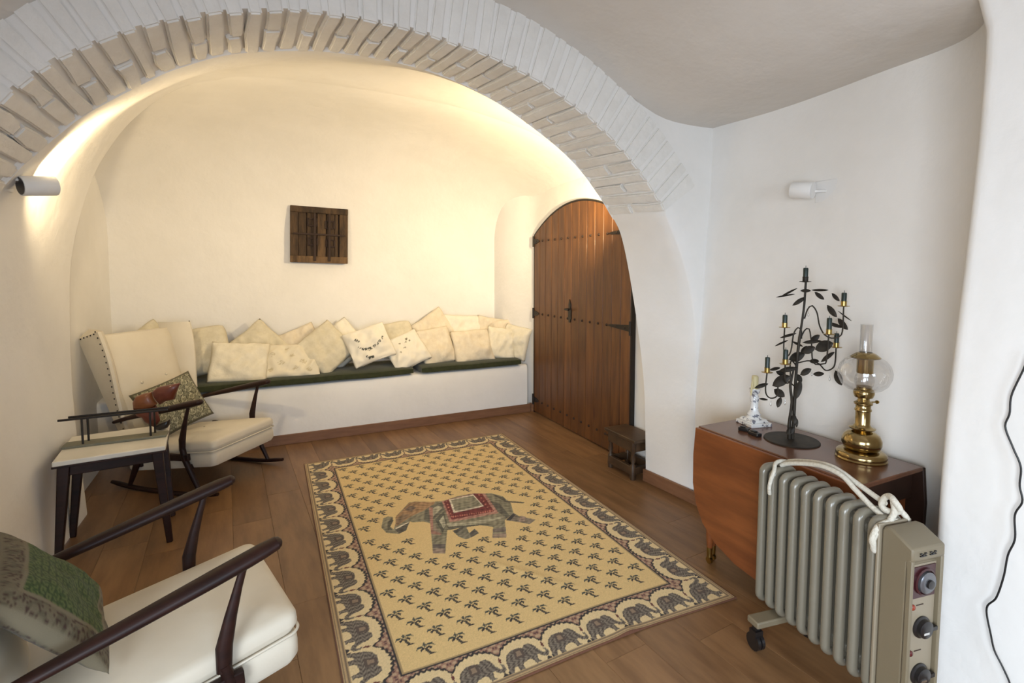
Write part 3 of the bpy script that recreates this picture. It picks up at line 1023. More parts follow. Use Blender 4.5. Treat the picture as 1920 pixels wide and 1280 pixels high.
def paint_c1(u, v):
    D, Mi, Li = (0.045, 0.043, 0.028), (0.215, 0.205, 0.135), (0.42, 0.39, 0.27)
    band = (abs(u) > .93 or abs(v) > .93)
    if band:
        return (0.10, 0.09, 0.055)
    sx, sy = u * 3.4, v * 3.2
    cx, cy = sx - round(sx), sy - round(sy)
    d = math.hypot(cx * 1.1, cy) + .10 * noise.noise(Vector((u * 8, v * 8, 2)))
    if .30 < d < .40 or (abs(cx) < .06 and cy > 0.1):
        return Li
    if .40 <= d < .47:
        return D
    return leafpat(u, v, (0.11, 0.10, 0.065), Mi, Mi, 16)


def paint_c2(u, v):
    gold = (0.17, 0.145, 0.095)
    if max(abs(u), abs(v)) > .70:
        if max(abs(u), abs(v)) < .74 or max(abs(u), abs(v)) > .95:
            return gold
        return leafpat(u, v, (0.055, 0.032, 0.024), (0.14, 0.118, 0.075), (0.10, 0.088, 0.055), 14)
    sx, sy = u * 7, v * 9
    sx += .5 * (round(sy) % 2)
    d = math.hypot(sx - round(sx), sy - round(sy)) + .14 * noise.noise(Vector((u * 14, v * 14, 0)))
    return (0.095, 0.125, 0.040) if .22 < d < .42 else ((0.022, 0.040, 0.012) if d > .52 else (0.038, 0.066, 0.019))


def chair_pt(loc, heading, p):
    a = R(heading)
    return Vector((loc[0] + p[0] * math.cos(a) - p[1] * math.sin(a), loc[1] + p[0] * math.sin(a) + p[1] * math.cos(a), p[2]))


o = pillow('scatter_cushion', .40, .37, .12, PRINT, 40, n=64, paint=paint_c1, wrinkle=.006)
put(o, chair_pt((-.487, 4.246), -39.1, (-.125, -.10, .545)), 26, 26, 17)
tag(o, 'grey green patterned cushion leaning in the winged rocking chair', 'cushion')
o = pillow('scatter_cushion', .42, .39, .12, PRINT, 44, n=70, paint=paint_c2, wrinkle=.010)
put(o, chair_pt((-.40, 1.925), 15, (-.215, -.02, .548)), 15 + 90, 36, 3)
tag(o, 'green cushion with tan border in the front rocking chair', 'cushion')

# ================================================================== SIDE TABLE AND WHAT STANDS ON IT
TZ = .545
st = thing('side_table', 'low side table with pale marble top and dark legs by the left wall', 'table', (-.80, 3.47, 0), R(6))
g = G(); g.box((0, 0, TZ - .013), (.47, .47, .026)); g.build('tabletop', MARBLE, st, bevel=.005)
g = G(); g.box((0, 0, TZ - .030), (.475, .475, .010)); g.build('top_edge', DARKW, st, bevel=.002)
for s in (-1, 1):
    g = G(); g.box((0, s * .19, TZ - .062), (.40, .028, .055)); g.build('apron', DARKW, st, bevel=.004)
    g = G(); g.box((s * .19, 0, TZ - .062), (.028, .40, .055)); g.build('apron', DARKW, st, bevel=.004)
for sx in (-1, 1):
    for sy in (-1, 1):
        g = G()
        g.bar((sx * .195, sy * .195, TZ - .036), (sx * .235, sy * (.225 if sy < 0 else .12), 0), .050, .030)
        g.build('leg', DARKW, st, bevel=.005)
rk = thing('rod_rack', 'small black metal rod rack on a grey board lying on the side table', 'rack', (-.80, 3.475, TZ), R(1))
g = G(); g.box((0, 0, .007), (.47, .095, .014)); g.build('board', BOARD, rk, bevel=.003)
for x in (-.145, .16):
    for y in (-.03, .025):
        g = G(); g.tube([(x + .012 * (y > 0), y, .012), (x + .012 * (y > 0), y, .155)], .0055, 6); g.build('post', IRON, rk, smooth=60)
for y in (-.03, .025):
    g = G(); g.tube([(-.245 + .03 * (y > 0), y, .155), (.245, y, .155)], .0065, 6); g.build('rail', IRON, rk, smooth=60)

# carved red ornament: inflated outline
orn = thing('carved_ornament', 'carved red and amber wooden ornament with black tip behind the rod rack', 'ornament', (-.635, 3.615, TZ), R(-14))


def inflate(poly, thick, name, m, parent, y0=0.0, rings=4):
    P = np.array(poly); c = P.mean(0); n = len(P)
    rows = []
    ks = [(.05, 1.0), (.55, .93), (.85, .65), (1.0, 0.0)]
    for k, th in ks:
        rows.append([(c[0] + (p[0] - c[0]) * k, y0 - thick * th, c[1] + (p[1] - c[1]) * k) for p in P])
    for k, th in ks[::-1][1:]:
        rows.append([(c[0] + (p[0] - c[0]) * k, y0 + thick * th, c[1] + (p[1] - c[1]) * k) for p in P])
    g = G(); g.grid(rows, closed=True); g.add(rows[0], [tuple(range(n))]); g.add(rows[-1], [tuple(range(n))])
    return g.build(name, m, parent, smooth=60)


def orn_px(pts):
    s = 950 / 3.15
    return [((210 + x / 6.4 - 302) / s, (806 - (680 + y / 6.4)) / s) for x, y in pts]


inflate(orn_px([(350, 545), (345, 470), (380, 405), (470, 370), (545, 360), (560, 430), (600, 500), (560, 540), (450, 560)]), .035, 'body', BROWNWOOD, orn)
inflate(orn_px([(545, 360), (600, 310), (640, 300), (720, 285), (850, 265), (815, 340), (780, 460), (690, 475), (620, 515), (570, 440)]), .030, 'wing', REDWOOD, orn)
inflate(orn_px([(345, 535), (450, 545), (590, 520), (600, 600), (620, 700), (560, 775), (470, 710), (440, 650), (375, 625)]), .030, 'stem', REDWOOD, orn)
inflate(orn_px([(560, 765), (640, 720), (725, 685), (720, 745), (690, 790), (620, 808), (575, 800)]), .028, 'foot', BLACKP, orn)

# ================================================================== SMALL STOOL BY THE DOOR
so = thing('low_stool', 'small dark wooden stool with turned legs tucked between door and pier', 'stool', (2.395, 2.965, 0), R(0))
sw, sd, shh = .20, .30, .30
g = G(); g.box((0, 0, shh - .012), (sw + .02, sd + .06, .024)); g.build('seat', STOOLW, so, bevel=.004)
for s in (-1, 1):
    g = G(); g.box((s * (sw / 2 - .012), 0, shh - .062), (.022, sd - .02, .07)); g.build('apron', STOOLW, so, bevel=.003)
    g = G(); g.box((0, s * (sd / 2 - .012), shh - .062), (sw - .02, .022, .07)); g.build('apron', STOOLW, so, bevel=.003)
    g = G(); g.box((s * (sw / 2 - .015), 0, .065), (.03, sd - .02, .06)); g.build('stretcher', STOOLW, so, bevel=.003)
    g = G(); g.box((0, s * (sd / 2 - .015), .065), (sw - .02, .03, .05)); g.build('stretcher', STOOLW, so, bevel=.003)
for sx in (-1, 1):
    for sy in (-1, 1):
        g = G(); g.lathe([(.020, 0), (.022, .03), (.020, .10), (.011, .115), (.020, .15), (.012, .19), (.021, .205), (.021, shh - .024)], 12, c=(sx * (sw / 2 - .018), sy * (sd / 2 - .018), 0))
        g.build('leg', STOOLW, so, smooth=50)

# ================================================================== RUG
RX0, RX1, RY0, RY1 = .195, 1.888, 1.575, 4.165
CELL = .0037
nx, ny = int((RX1 - RX0) / CELL) + 1, int((RY1 - RY0) / CELL) + 1
gx = np.linspace(RX0, RX1, nx); gy = np.linspace(RY0, RY1, ny)
GX, GY = np.meshgrid(gx, gy)
IMG = np.zeros((ny, nx, 3))
rngn = np.random.default_rng(3)


def inpoly(X, Y, pts):
    m_ = np.zeros(X.shape, bool); n = len(pts); j = n - 1
    for i in range(n):
        xi, yi = pts[i][:2]; xj, yj = pts[j][:2]
        if yi != yj:
            m_ ^= ((yi > Y) != (yj > Y)) & (X < (xj - xi) * (Y - yi) / (yj - yi) + xi)
        j = i
    return m_


def paintpoly(pts, col):
    xs = [p[0] for p in pts]; ys = [p[1] for p in pts]
    i0, i1 = np.searchsorted(gx, min(xs)), np.searchsorted(gx, max(xs)) + 1
    j0, j1 = np.searchsorted(gy, min(ys)), np.searchsorted(gy, max(ys)) + 1
    sub = inpoly(GX[j0:j1, i0:i1], GY[j0:j1, i0:i1], pts)
    IMG[j0:j1, i0:i1][sub] = col


FIELD = (0.68, 0.505, 0.235); BORD = (0.69, 0.55, 0.31); INK = (0.035, 0.030, 0.030); PINK = (0.33, 0.19, 0.13); TAUPE = (0.20, 0.145, 0.095)
IMG[:] = FIELD
e = np.minimum(np.minimum(GX - RX0, RX1 - GX), np.minimum(GY - RY0, RY1 - GY))
IMG[e < .205] = BORD
IMG[e < .030] = (0.46, 0.33, 0.17)
IMG[(e > .008) & (e < .014)] = TAUPE
IMG[(e > .020) & (e < .026)] = TAUPE
IMG[e < .006] = (0.14, 0.06, 0.035)
# border figures: s runs along the side, t from the outer edge inwards
BT = .205
EL = [(.10, .32), (.13, .48), (.20, .60), (.34, .68), (.50, .68), (.60, .64), (.66, .70), (.76, .70), (.84, .60), (.88, .46), (.94, .36), (1.0, .36), (.98, .46), (1.04, .44), (1.06, .30), (.98, .24),
      (.88, .28), (.82, .36), (.78, .36), (.76, .22), (.80, .18), (.68, .16), (.66, .26), (.62, .32), (.46, .30), (.40, .24), (.40, .14), (.28, .14), (.28, .26), (.22, .26), (.16, .14), (.06, .16)]
EL = [((a - .05) * 1.0, b) for a, b in EL]


def tile(s, t):
    """s in 0..1 along one elephant, t in 0..1 outer to inner"""
    col = np.empty(s.shape + (3,)); col[:] = BORD
    # scallop arch with pink spandrels
    arc = .52 + .40 * np.sqrt(np.clip(1 - ((s - .5) / .52) ** 2, 0, 1)) + .018 * np.cos(s * 2 * PI * 9)
    tri = t > arc
    n_ = np.sin(s * 40) * np.sin(t * 34)
    col[tri] = PINK
    col[tri & (n_ > .25)] = (0.46, 0.33, 0.21)
    col[tri & (n_ < -.55)] = (0.12, 0.06, 0.055)
    col[np.abs(t - arc) < .030] = INK
    b = inpoly(s, t, EL)
    k = np.sin(s * 55 + 3 * np.sin(t * 30)) * np.sin(t * 48 + 2 * s)
    col[b] = (0.150, 0.125, 0.098)
    col[b & (k > .30)] = (0.235, 0.20, 0.155)
    col[b & (k < -.35)] = (0.07, 0.055, 0.045)
    sad = inpoly(s, t, [(.28, .42), (.32, .66), (.50, .66), (.52, .42)])
    col[sad] = (0.10, 0.075, 0.06)
    col[inpoly(s, t, [(.34, .48), (.36, .60), (.45, .60), (.46, .48)])] = (0.26, 0.19, 0.13)
    # foliage at the foot between two elephants
    col[inpoly(s, t, [(.84, .13), (.93, .24), (1.0, .16), (.95, .11)]) | inpoly(s, t, [(-.02, .16), (.05, .12), (.04, .2), (-.01, .26)])] = INK
    col[inpoly(s, t, [(.93, .52), (.97, .64), (1.0, .56), (.97, .46)])] = (0.12, 0.035, 0.03)
    return col


def side(mask, s, t, length):
    n_ = max(1, round(length / .195))
    ss = (s / length * n_) % 1.0
    IMG[mask] = tile(ss[mask], (t[mask] - .0) / BT)


wid, hei = RX1 - RX0, RY1 - RY0
inb = (e >= .030) & (e < BT)
dL, dR, dN, dF = GX - RX0, RX1 - GX, GY - RY0, RY1 - GY
side(inb & (dN <= np.minimum(dL, dR)) & (dN < BT), GX - RX0, dN, wid)
side(inb & (dR < np.minimum(dN, dF)) & (dR < BT), GY - RY0, dR, hei)
side(inb & (dF <= np.minimum(dL, dR)) & (dF < BT), RX1 - GX, dF, wid)
side(inb & (dL < np.minimum(dN, dF)) & (dL < BT), RY1 - GY, dL, hei)
IMG[(e > .198) & (e < .206)] = INK
IMG[(e > .206) & (e < .212)] = (0.36, 0.26, 0.13)
# palm trees
PALM = [([(-.04, .0), (.46, .0), (.34, .09), (.12, .09), (.06, .04)], INK),
        ([(.12, .05), (.28, .05), (.15, .32), (.09, .58), (-.05, .58), (.0, .30)], (0.06, 0.05, 0.04)),
        ([(.02, .54), (-.16, .64), (-.36, .60), (-.46, .46), (-.36, .76), (-.16, .78)], (0.055, 0.065, 0.055)),
        ([(.04, .56), (-.10, .48), (-.24, .34), (-.26, .50), (-.12, .62)], INK),
        ([(.04, .56), (.18, .52), (.24, .34), (.34, .52), (.20, .68)], INK),
        ([(.02, .58), (.16, .74), (.36, .72), (.50, .58), (.40, .86), (.16, .88)], (0.055, 0.065, 0.055)),
        ([(.0, .60), (-.08, .84), (.04, 1.0), (.10, .80)], (0.075, 0.08, 0.065))]
elph = lambda pts: [tuple(at_z(700 + x / 6.0, 900 + y / 6.0, .008)[:2]) for x, y in pts]
body = elph([(110, 420), (160, 400), (215, 405), (225, 450), (190, 520), (230, 550), (250, 480), (250, 400), (320, 330), (400, 245), (470, 235), (660, 240), (780, 230), (860, 205), (950, 175),
             (1100, 150), (1330, 145), (1460, 180), (1550, 260), (1580, 370), (1480, 445), (1500, 640), (1340, 645), (1350, 520), (1200, 500), (1050, 515), (830, 560), (810, 820), (670, 820), (640, 480),
             (560, 460), (450, 470), (410, 460), (370, 560), (280, 600), (150, 590), (90, 530)])
bxs = [p[0] for p in body]; bys = [p[1] for p in body]
FIGURE = [body, elph([(1490, 445), (1580, 365), (1640, 400), (1830, 440), (1760, 490), (1600, 460)]),
          elph([(890, 565), (1040, 510), (1080, 590), (1140, 540), (1190, 590), (1100, 640), (1040, 660), (960, 630)]),
          elph([(1500, 180), (1710, 235), (1700, 265), (1500, 250)]), elph([(250, 400), (410, 470), (640, 480), (640, 440), (400, 400)])]
sc_ = .074
for i in range(-1, 40):
    for j in range(-1, 30):
        x = .453 + .065 * (i - 0); y = 2.08 - .0815 * (i % 2) + .163 * (j - 4)
        if not (RX0 + .235 < x < RX1 - .235 and RY0 + .215 < y < RY1 - .29):
            continue
        qx, qy = np.meshgrid(x + np.linspace(-.048, .042, 7), y + np.linspace(-.012, .082, 7))
        if any(inpoly(qx, qy, b_).any() for b_ in FIGURE):
            continue
        for pts, col in PALM:
            paintpoly([(x + (a - .05) * sc_ * 1.10, y + b * sc_) for a, b in pts], col)
# central elephant
EG, EDK, EL_, RED = (0.225, 0.205, 0.135), (0.085, 0.078, 0.060), (0.37, 0.34, 0.235), (0.155, 0.030, 0.026)
paintpoly(body, EG)
paintpoly(elph([(1490, 445), (1580, 365), (1640, 400), (1830, 440), (1760, 490), (1600, 460)]), (0.20, 0.165, 0.125))
paintpoly(elph([(1490, 445), (1580, 365), (1600, 385), (1540, 450)]), (0.05, 0.045, 0.045))
paintpoly(elph([(890, 565), (1040, 510), (1080, 590), (1140, 540), (1190, 590), (1100, 640), (1040, 660), (960, 630)]), (0.19, 0.175, 0.125))
paintpoly(elph([(890, 565), (1000, 525), (1010, 545), (930, 590)]), EDK)
paintpoly(elph([(1085, 590), (1140, 540), (1190, 590), (1100, 640)]), (0.10, 0.09, 0.075))
paintpoly(elph([(240, 545), (405, 460), (370, 560), (290, 600)]), EDK)
paintpoly(elph([(250, 535), (400, 460), (402, 472), (255, 548)]), (0.62, 0.55, 0.42))
paintpoly(elph([(160, 470), (210, 420), (222, 450), (190, 520), (215, 555), (160, 560)]), (0.10, 0.09, 0.06))
paintpoly(elph([(400, 250), (470, 237), (700, 242), (640, 300), (430, 400), (250, 520), (252, 400), (340, 320)]), (0.33, 0.20, 0.10))
paintpoly(elph([(350, 325), (430, 345), (480, 300), (420, 280)]), (0.17, 0.12, 0.085))
paintpoly(elph([(255, 440), (330, 370), (420, 385), (380, 420), (265, 500)]), (0.22, 0.15, 0.09))
paintpoly(elph([(580, 330), (650, 280), (790, 240), (800, 320), (690, 420), (620, 470), (570, 440)]), (0.14, 0.13, 0.095))
paintpoly(elph([(640, 330), (720, 280), (780, 300), (700, 380), (660, 420)]), EL_)
paintpoly(elph([(690, 440), (790, 350), (830, 470), (780, 590), (740, 520)]), (0.11, 0.105, 0.075))
paintpoly(elph([(740, 450), (790, 390), (815, 500), (790, 540)]), (0.40, 0.375, 0.265))
paintpoly(elph([(820, 480), (1050, 470), (1450, 400), (1470, 420), (1200, 490), (860, 545)]), EL_)
paintpoly(elph([(830, 520), (1200, 488), (1330, 490), (1200, 502), (850, 550)]), (0.12, 0.11, 0.08))
for a, b in (((630, 300), (640, 560)), ((640, 560), (770, 605))):
    pass
paintpoly(elph([(625, 300), (668, 300), (675, 560), (765, 590), (765, 612), (650, 600)]), (0.36, 0.19, 0.14))
paintpoly(elph([(668, 560), (760, 595), (720, 540), (690, 490)]), (0.28, 0.22, 0.16))
paintpoly(elph([(668, 715), (810, 715), (805, 760), (670, 760)]), (0.14, 0.115, 0.10))
paintpoly(elph([(670, 765), (808, 765), (806, 820), (668, 820)]), (0.30, 0.225, 0.17))
paintpoly(elph([(1345, 545), (1490, 520), (1495, 570), (1345, 580)]), (0.16, 0.13, 0.11))
paintpoly(elph([(1345, 600), (1498, 590), (1500, 640), (1340, 645)]), (0.29, 0.22, 0.165))
paintpoly(elph([(1660, 395), (1720, 410), (1700, 460), (1640, 455)]), (0.33, 0.24, 0.19))
paintpoly(elph([(1310, 230), (1420, 260), (1540, 400), (1500, 420), (1400, 350)]), (0.12, 0.11, 0.08))
paintpoly(elph([(1330, 150), (1460, 190), (1500, 230), (1600, 235), (1700, 245), (1690, 258), (1500, 245), (1430, 210)]), (0.10, 0.085, 0.06))
PK = (0.38, 0.20, 0.15)
paintpoly(elph([(770, 235), (860, 208), (1130, 145), (1260, 148), (1410, 365), (860, 470)]), PK)
paintpoly(elph([(790, 238), (850, 212), (1135, 150), (1225, 150), (1360, 345), (880, 440)]), RED)
paintpoly(elph([(850, 215), (1125, 155), (1245, 290), (905, 365)]), (0.62, 0.54, 0.42))
paintpoly(elph([(875, 222), (1122, 172), (1222, 280), (920, 345)]), (0.235, 0.215, 0.145))
for k in range(18):
    f = k / 17
    cx, cy = (900 + 440 * f, 405 - 65 * f)
    paintpoly(elph([(cx - 10, cy), (cx, cy - 12), (cx + 10, cy), (cx, cy + 12)]), (0.42, 0.15, 0.10))
for k in range(6):
    f = k / 5
    cx, cy = (1190 + 120 * f, 165 + 170 * f); paintpoly(elph([(cx - 12, cy), (cx, cy - 10), (cx + 12, cy), (cx, cy + 10)]), (0.42, 0.15, 0.10))
    cx, cy = (825 + 55 * f, 235 + 170 * f); paintpoly(elph([(cx - 12, cy), (cx, cy - 10), (cx + 12, cy), (cx, cy + 10)]), (0.42, 0.15, 0.10))
# woven shading inside the large figure
em = np.zeros((ny, nx), bool)
for b_ in FIGURE[:3]:
    em |= inpoly(GX, GY, b_)
tex = np.sin(GX * 61 + 4 * np.sin(GY * 37)) * np.sin(GY * 83 + 3 * np.sin(GX * 29)) + .6 * np.sin(GX * 140 + GY * 90) * np.sin(GY * 170 - GX * 60)
IMG[em] *= (1 + .34 * tex[em])[:, None]
# weave: slight thread-to-thread variation
IMG *= 1 + rngn.normal(0, .055, (ny, nx, 1))
IMG = np.clip(IMG, .004, 1)
Z = .006 + .0015 * np.sin(GX * 5 + 1.3 * np.sin(GY * 2)) * np.sin(GY * 3.1)
Z += .005 * np.exp(-(((GX - 1.10) * .80 + (GY - 2.15) * .6) / .025) ** 2) * np.exp(-(((GX - 1.10) * -.6 + (GY - 2.15) * .8) / .25) ** 2)
Z += .009 * np.exp(-((GX - 1.30) / .05) ** 2) * np.exp(-((GY - RY0) / .06) ** 2)
Z = np.maximum(Z, .0045)
WX = GX.copy(); WY = GY.copy()
WY = WY + .018 * ((GX - RX0) / wid - .5) * (GY > 3) - .012 * np.sin((GX - RX0) / wid * 7) * np.exp(-(GY - RY0) / .5) + .02 * (1 - (GX - RX0) / wid) * np.exp(-(GY - RY0) / .4)
V = np.stack([WX, WY, Z], -1).reshape(-1, 3)
ii = np.arange(ny * nx).reshape(ny, nx)
Fq = np.stack([ii[:-1, :-1], ii[:-1, 1:], ii[1:, 1:], ii[1:, :-1]], -1).reshape(-1, 4)
# hem: the edge folds down to the floor
ring = np.concatenate([ii[0, :], ii[1:, -1], ii[-1, -2::-1], ii[-2:0:-1, 0]])
base = V[ring].copy(); base[:, 2] = .0008
k0 = len(V); nr = len(ring)
V = np.vstack([V, base])
Fh = np.stack([ring, np.arange(nr) + k0, (np.arange(nr) + 1) % nr + k0, np.roll(ring, -1)], -1)
Fq = np.vstack([Fq, Fh])
me = bpy.data.meshes.new('patterned_rug')
me.vertices.add(len(V)); me.vertices.foreach_set('co', V.astype(np.float32).ravel())
me.loops.add(len(Fq) * 4); me.loops.foreach_set('vertex_index', Fq.astype(np.int32).ravel())
me.polygons.add(len(Fq)); me.polygons.foreach_set('loop_start', np.arange(0, len(Fq) * 4, 4, dtype=np.int32))
me.update(calc_edges=True)
ca = me.color_attributes.new('Col', 'FLOAT_COLOR', 'POINT')
cc = np.ones((len(V), 4), np.float32); cc[:ny * nx, :3] = IMG.reshape(-1, 3); cc[ny * nx:, :3] = IMG.reshape(-1, 3)[ring]
ca.data.foreach_set('color', cc.ravel())
me.materials.append(RUGM); me.shade_smooth()
rug = link('patterned_rug', me)
tag(rug, 'yellow woven rug with a large elephant, palm trees and an elephant border', 'rug')

# ================================================================== DROP-LEAF TABLE
TX0, TX1, TY0, TY1, TT = 1.975, 2.385, 1.10, 1.905, .70
tb = thing('drop_leaf_table', 'reddish brown drop-leaf table with its curved leaf hanging down', 'table', ((TX0 + TX1) / 2, (TY0 + TY1) / 2, 0))
hx, hy_ = (TX1 - TX0) / 2, (TY1 - TY0) / 2
g = G(); g.box((0, 0, TT - .010), (2 * hx, 2 * hy_, .020)); g.build('tabletop', TABLETOP, tb, bevel=.004)
leafp = [(hy_, TT - .006), (hy_ + .012, .55), (hy_ + .010, .40), (hy_ - .012, .30), (hy_ - .06, .215), (hy_ - .14, .15), (hy_ - .26, .105), (hy_ - .40, .092)]
leafp = leafp + [(-a, b) for a, b in leafp[::-1]]
for s, nm in ((-1, 'hanging_leaf'), (1, 'rear_leaf')):
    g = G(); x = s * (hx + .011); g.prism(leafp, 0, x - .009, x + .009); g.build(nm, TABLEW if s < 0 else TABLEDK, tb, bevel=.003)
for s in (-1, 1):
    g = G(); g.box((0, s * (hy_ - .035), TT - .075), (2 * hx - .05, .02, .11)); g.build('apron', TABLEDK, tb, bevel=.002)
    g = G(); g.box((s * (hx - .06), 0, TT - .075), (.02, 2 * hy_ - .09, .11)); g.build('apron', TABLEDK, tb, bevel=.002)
    g = G(); g.box((s * (hx - .075), 0, .17), (.03, 2 * hy_ - .12, .035)); g.build('stretcher', TABLEDK, tb, bevel=.003)
for sx in (-1, 1):
    for sy in (-1, 1):
        c = (sx * (hx - .06), sy * (hy_ - .06))
        g = G(); g.box((c[0], c[1], TT - .13), (.042, .042, .22)); g.lathe([(.013, .075), (.017, .11), (.021, .2), (.018, .36), (.022, .44), (.016, .455), (.021, .47)], 14, c=(c[0], c[1], 0))
        lg = g.build('leg', TABLEW, tb, smooth=40)
        g = G(); g.lathe([(.014, .035), (.015, .08)], 12, c=(c[0], c[1], 0)); g.tube([(c[0] - .008, c[1], .017), (c[0] + .008, c[1], .017)], .017, 14); g.build('brass_caster', BRASSD, lg, smooth=40)

# gate leg showing below the front leaf
g = G(); g.lathe([(.014, .08), (.018, .12), (.022, .22), (.018, .38), (.021, .5), (.021, .6)], 14, c=(-hx + .022, hy_ - .075, 0)); gl = g.build('gate_leg', TABLEW, tb, smooth=40)
g = G(); g.lathe([(.014, .035), (.016, .085)], 12, c=(-hx + .022, hy_ - .075, 0)); g.tube([(-hx + .014, hy_ - .075, .017), (-hx + .030, hy_ - .075, .017)], .017, 14); g.build('brass_caster', BRASSD, gl, smooth=40)

# ---- things on the table
TOP = TT
# ceramic candlestick
cs = thing('ceramic_candlestick', 'white and grey painted ceramic candlestick on the far end of the table', 'candlestick', (2.255, 1.80, TOP), R(-12))
g = G(); g.box((0, 0, .010), (.125, .125, .020), top=.97); g.box((0, 0, .028), (.105, .105, .016), top=.8); g.build('base', CERAMIC, cs, bevel=.004)
g = G(); g.lathe([(.040, .036), (.030, .046), (.034, .056), (.026, .066), (.021, .075), (.019, .11), (.022, .14), (.016, .158), (.024, .170), (.028, .182), (.026, .19), (.012, .19)], 20)
g.build('column', CERAMIC, cs, smooth=50)
cd = tag(G().lathe([(.016, 0), (.0165, .06), (.014, .068), (.004, .066), (.001, .066)], 14).tube([(-.016, 0, .05), (-.026, -.004, .02), (-.034, -.006, -.03)], [.005, .006, .003], 6)
         .build('candle', CANDLEC, smooth=50), 'short cream candle with dripped wax in the ceramic candlestick', 'candle')
cd.location = (2.255, 1.80, TOP + .188)
# eyeglass case / small dark things
for (x, y, l, rz, lab) in ((2.118, 1.745, .05, 20, 'tiny dark box on the table nearest the candlestick'), (2.105, 1.672, .062, -8, 'slightly larger dark box on the table beside the candle tree base')):
    g = G(); g.box((0, 0, .009), (.030, l, .018)); g.box((0, l * .1, .020), (.022, l * .5, .008))
    o = g.build('small_box', BLACKP, bevel=.004); o.location = (x, y, TOP); o.rotation_euler = (0, 0, R(rz))
    tag(o, lab, 'box', 'small dark boxes on the table')

# candle tree: local x to the right, y away, z up (metres)
CX, CY = 2.20, 1.548
SPX = 406.0
ct = thing('candle_tree', 'tall dark metal candle tree with leaves and seven candle cups', 'candelabra', (CX, CY, TOP), R(-YAW))
L_ = lambda px, py, d=0.0: ((px - 1485) / SPX, d, (826 - py) / SPX)
g = G(); g.lathe([(.118, 0), (.119, .003), (.116, .006), (.02, .008)], 48); g.build('base', BRONZE, ct, smooth=40)
g = G(); g.tube(curve3([L_(1487, 824), L_(1488, 770), L_(1489, 700), L_(1492, 640), L_(1499, 575), L_(1501, 523)], 24), [.0075] * 8 + [.0065] * 8 + [.005] * 8, 8)
trunk = g.build('trunk', BRONZE, ct, smooth=60)
g = G(); g.tube(curve3([L_(1481, 824), L_(1480, 790), L_(1483, 750), L_(1479, 720), L_(1484, 690)], 14), [.010, .010, .009, .008, .007, .006, .006, .006, .006, .006, .006, .006, .005, .004], 7)
g.build('trunk_vine', BRONZE, ct, smooth=60)
BR = [  # candle (px, cup py, candle top py, depth), branch path px
    (1500, 522, 497, 0.0, None),
    (1566, 567, 543, -.03, [(1566, 566, -.03), (1566, 610, -.03), (1562, 623, -.03), (1550, 628, -.02), (1538, 622, -.01), (1530, 605, 0), (1524, 580, 0), (1514, 567, 0), (1506, 575, 0), (1501, 592, 0)]),
    (1473, 610, 587, .04, [(1473, 609, .04), (1473, 655, .04), (1477, 666, .03), (1482, 655, .02), (1484, 622, .01), (1489, 609, 0), (1496, 614, 0), (1497, 630, 0)]),
    (1533, 618, 589, -.06, [(1533, 617, -.06), (1533, 668, -.05), (1529, 675, -.04), (1516, 674, -.02), (1514, 640, -.01), (1511, 612, 0), (1503, 613, 0), (1497, 625, 0)]),
    (1571, 648, 622, .03, [(1571, 647, .03), (1570, 680, .03), (1564, 690, .03), (1550, 692, .02), (1538, 682, .01), (1530, 677, 0), (1512, 672, 0), (1492, 676, 0)]),
    (1459, 675, 649, -.04, [(1459, 674, -.04), (1459, 702, -.04), (1464, 712, -.03), (1474, 708, -.02), (1475, 680, -.01), (1480, 672, 0), (1488, 680, 0)]),
    (1434, 694, 666, .0, [(1434, 693, 0), (1432, 728, 0), (1437, 741, 0), (1446, 744, 0), (1455, 738, 0), (1456, 716, 0), (1464, 708, 0), (1476, 712, 0), (1488, 722, 0)]),
]
names7 = ['topmost', 'upper right', 'upper left', 'middle', 'lower right', 'second lowest', 'lowest left']
for (px, py, pt, d, path), nm in zip(BR, names7):
    if path:
        g = G(); g.tube(curve3([L_(*p) for p in path], 30), .0032, 6); g.build('branch', BRONZE, ct, smooth=60)
    c = L_(px, py, d)
    g = G(); g.lathe([(.004, -.004), (.024, -.001), (.025, .001), (.012, .002), (.012, .020), (.0135, .021), (.0135, .022), (.010, .022)], 16, c=c)
    g.build('candle_cup', BRASSD if nm != 'topmost' else BRONZE, ct, smooth=40)
    hgt = (py - pt) / SPX
    o = tag(G().lathe([(.0105, 0), (.0108, hgt - .004), (.009, hgt), (.0012, hgt), (.0012, hgt + .010)], 12).build('candle', CANDLEG, smooth=50),
            'short dark green candle, %s on the metal candle tree' % nm, 'candle', 'candles on the candle tree')
    wv = Matrix.Rotation(R(-YAW), 3, 'Z') @ Vector(c) + Vector((CX, CY, TOP)); o.location = wv + Vector((0, 0, .002))
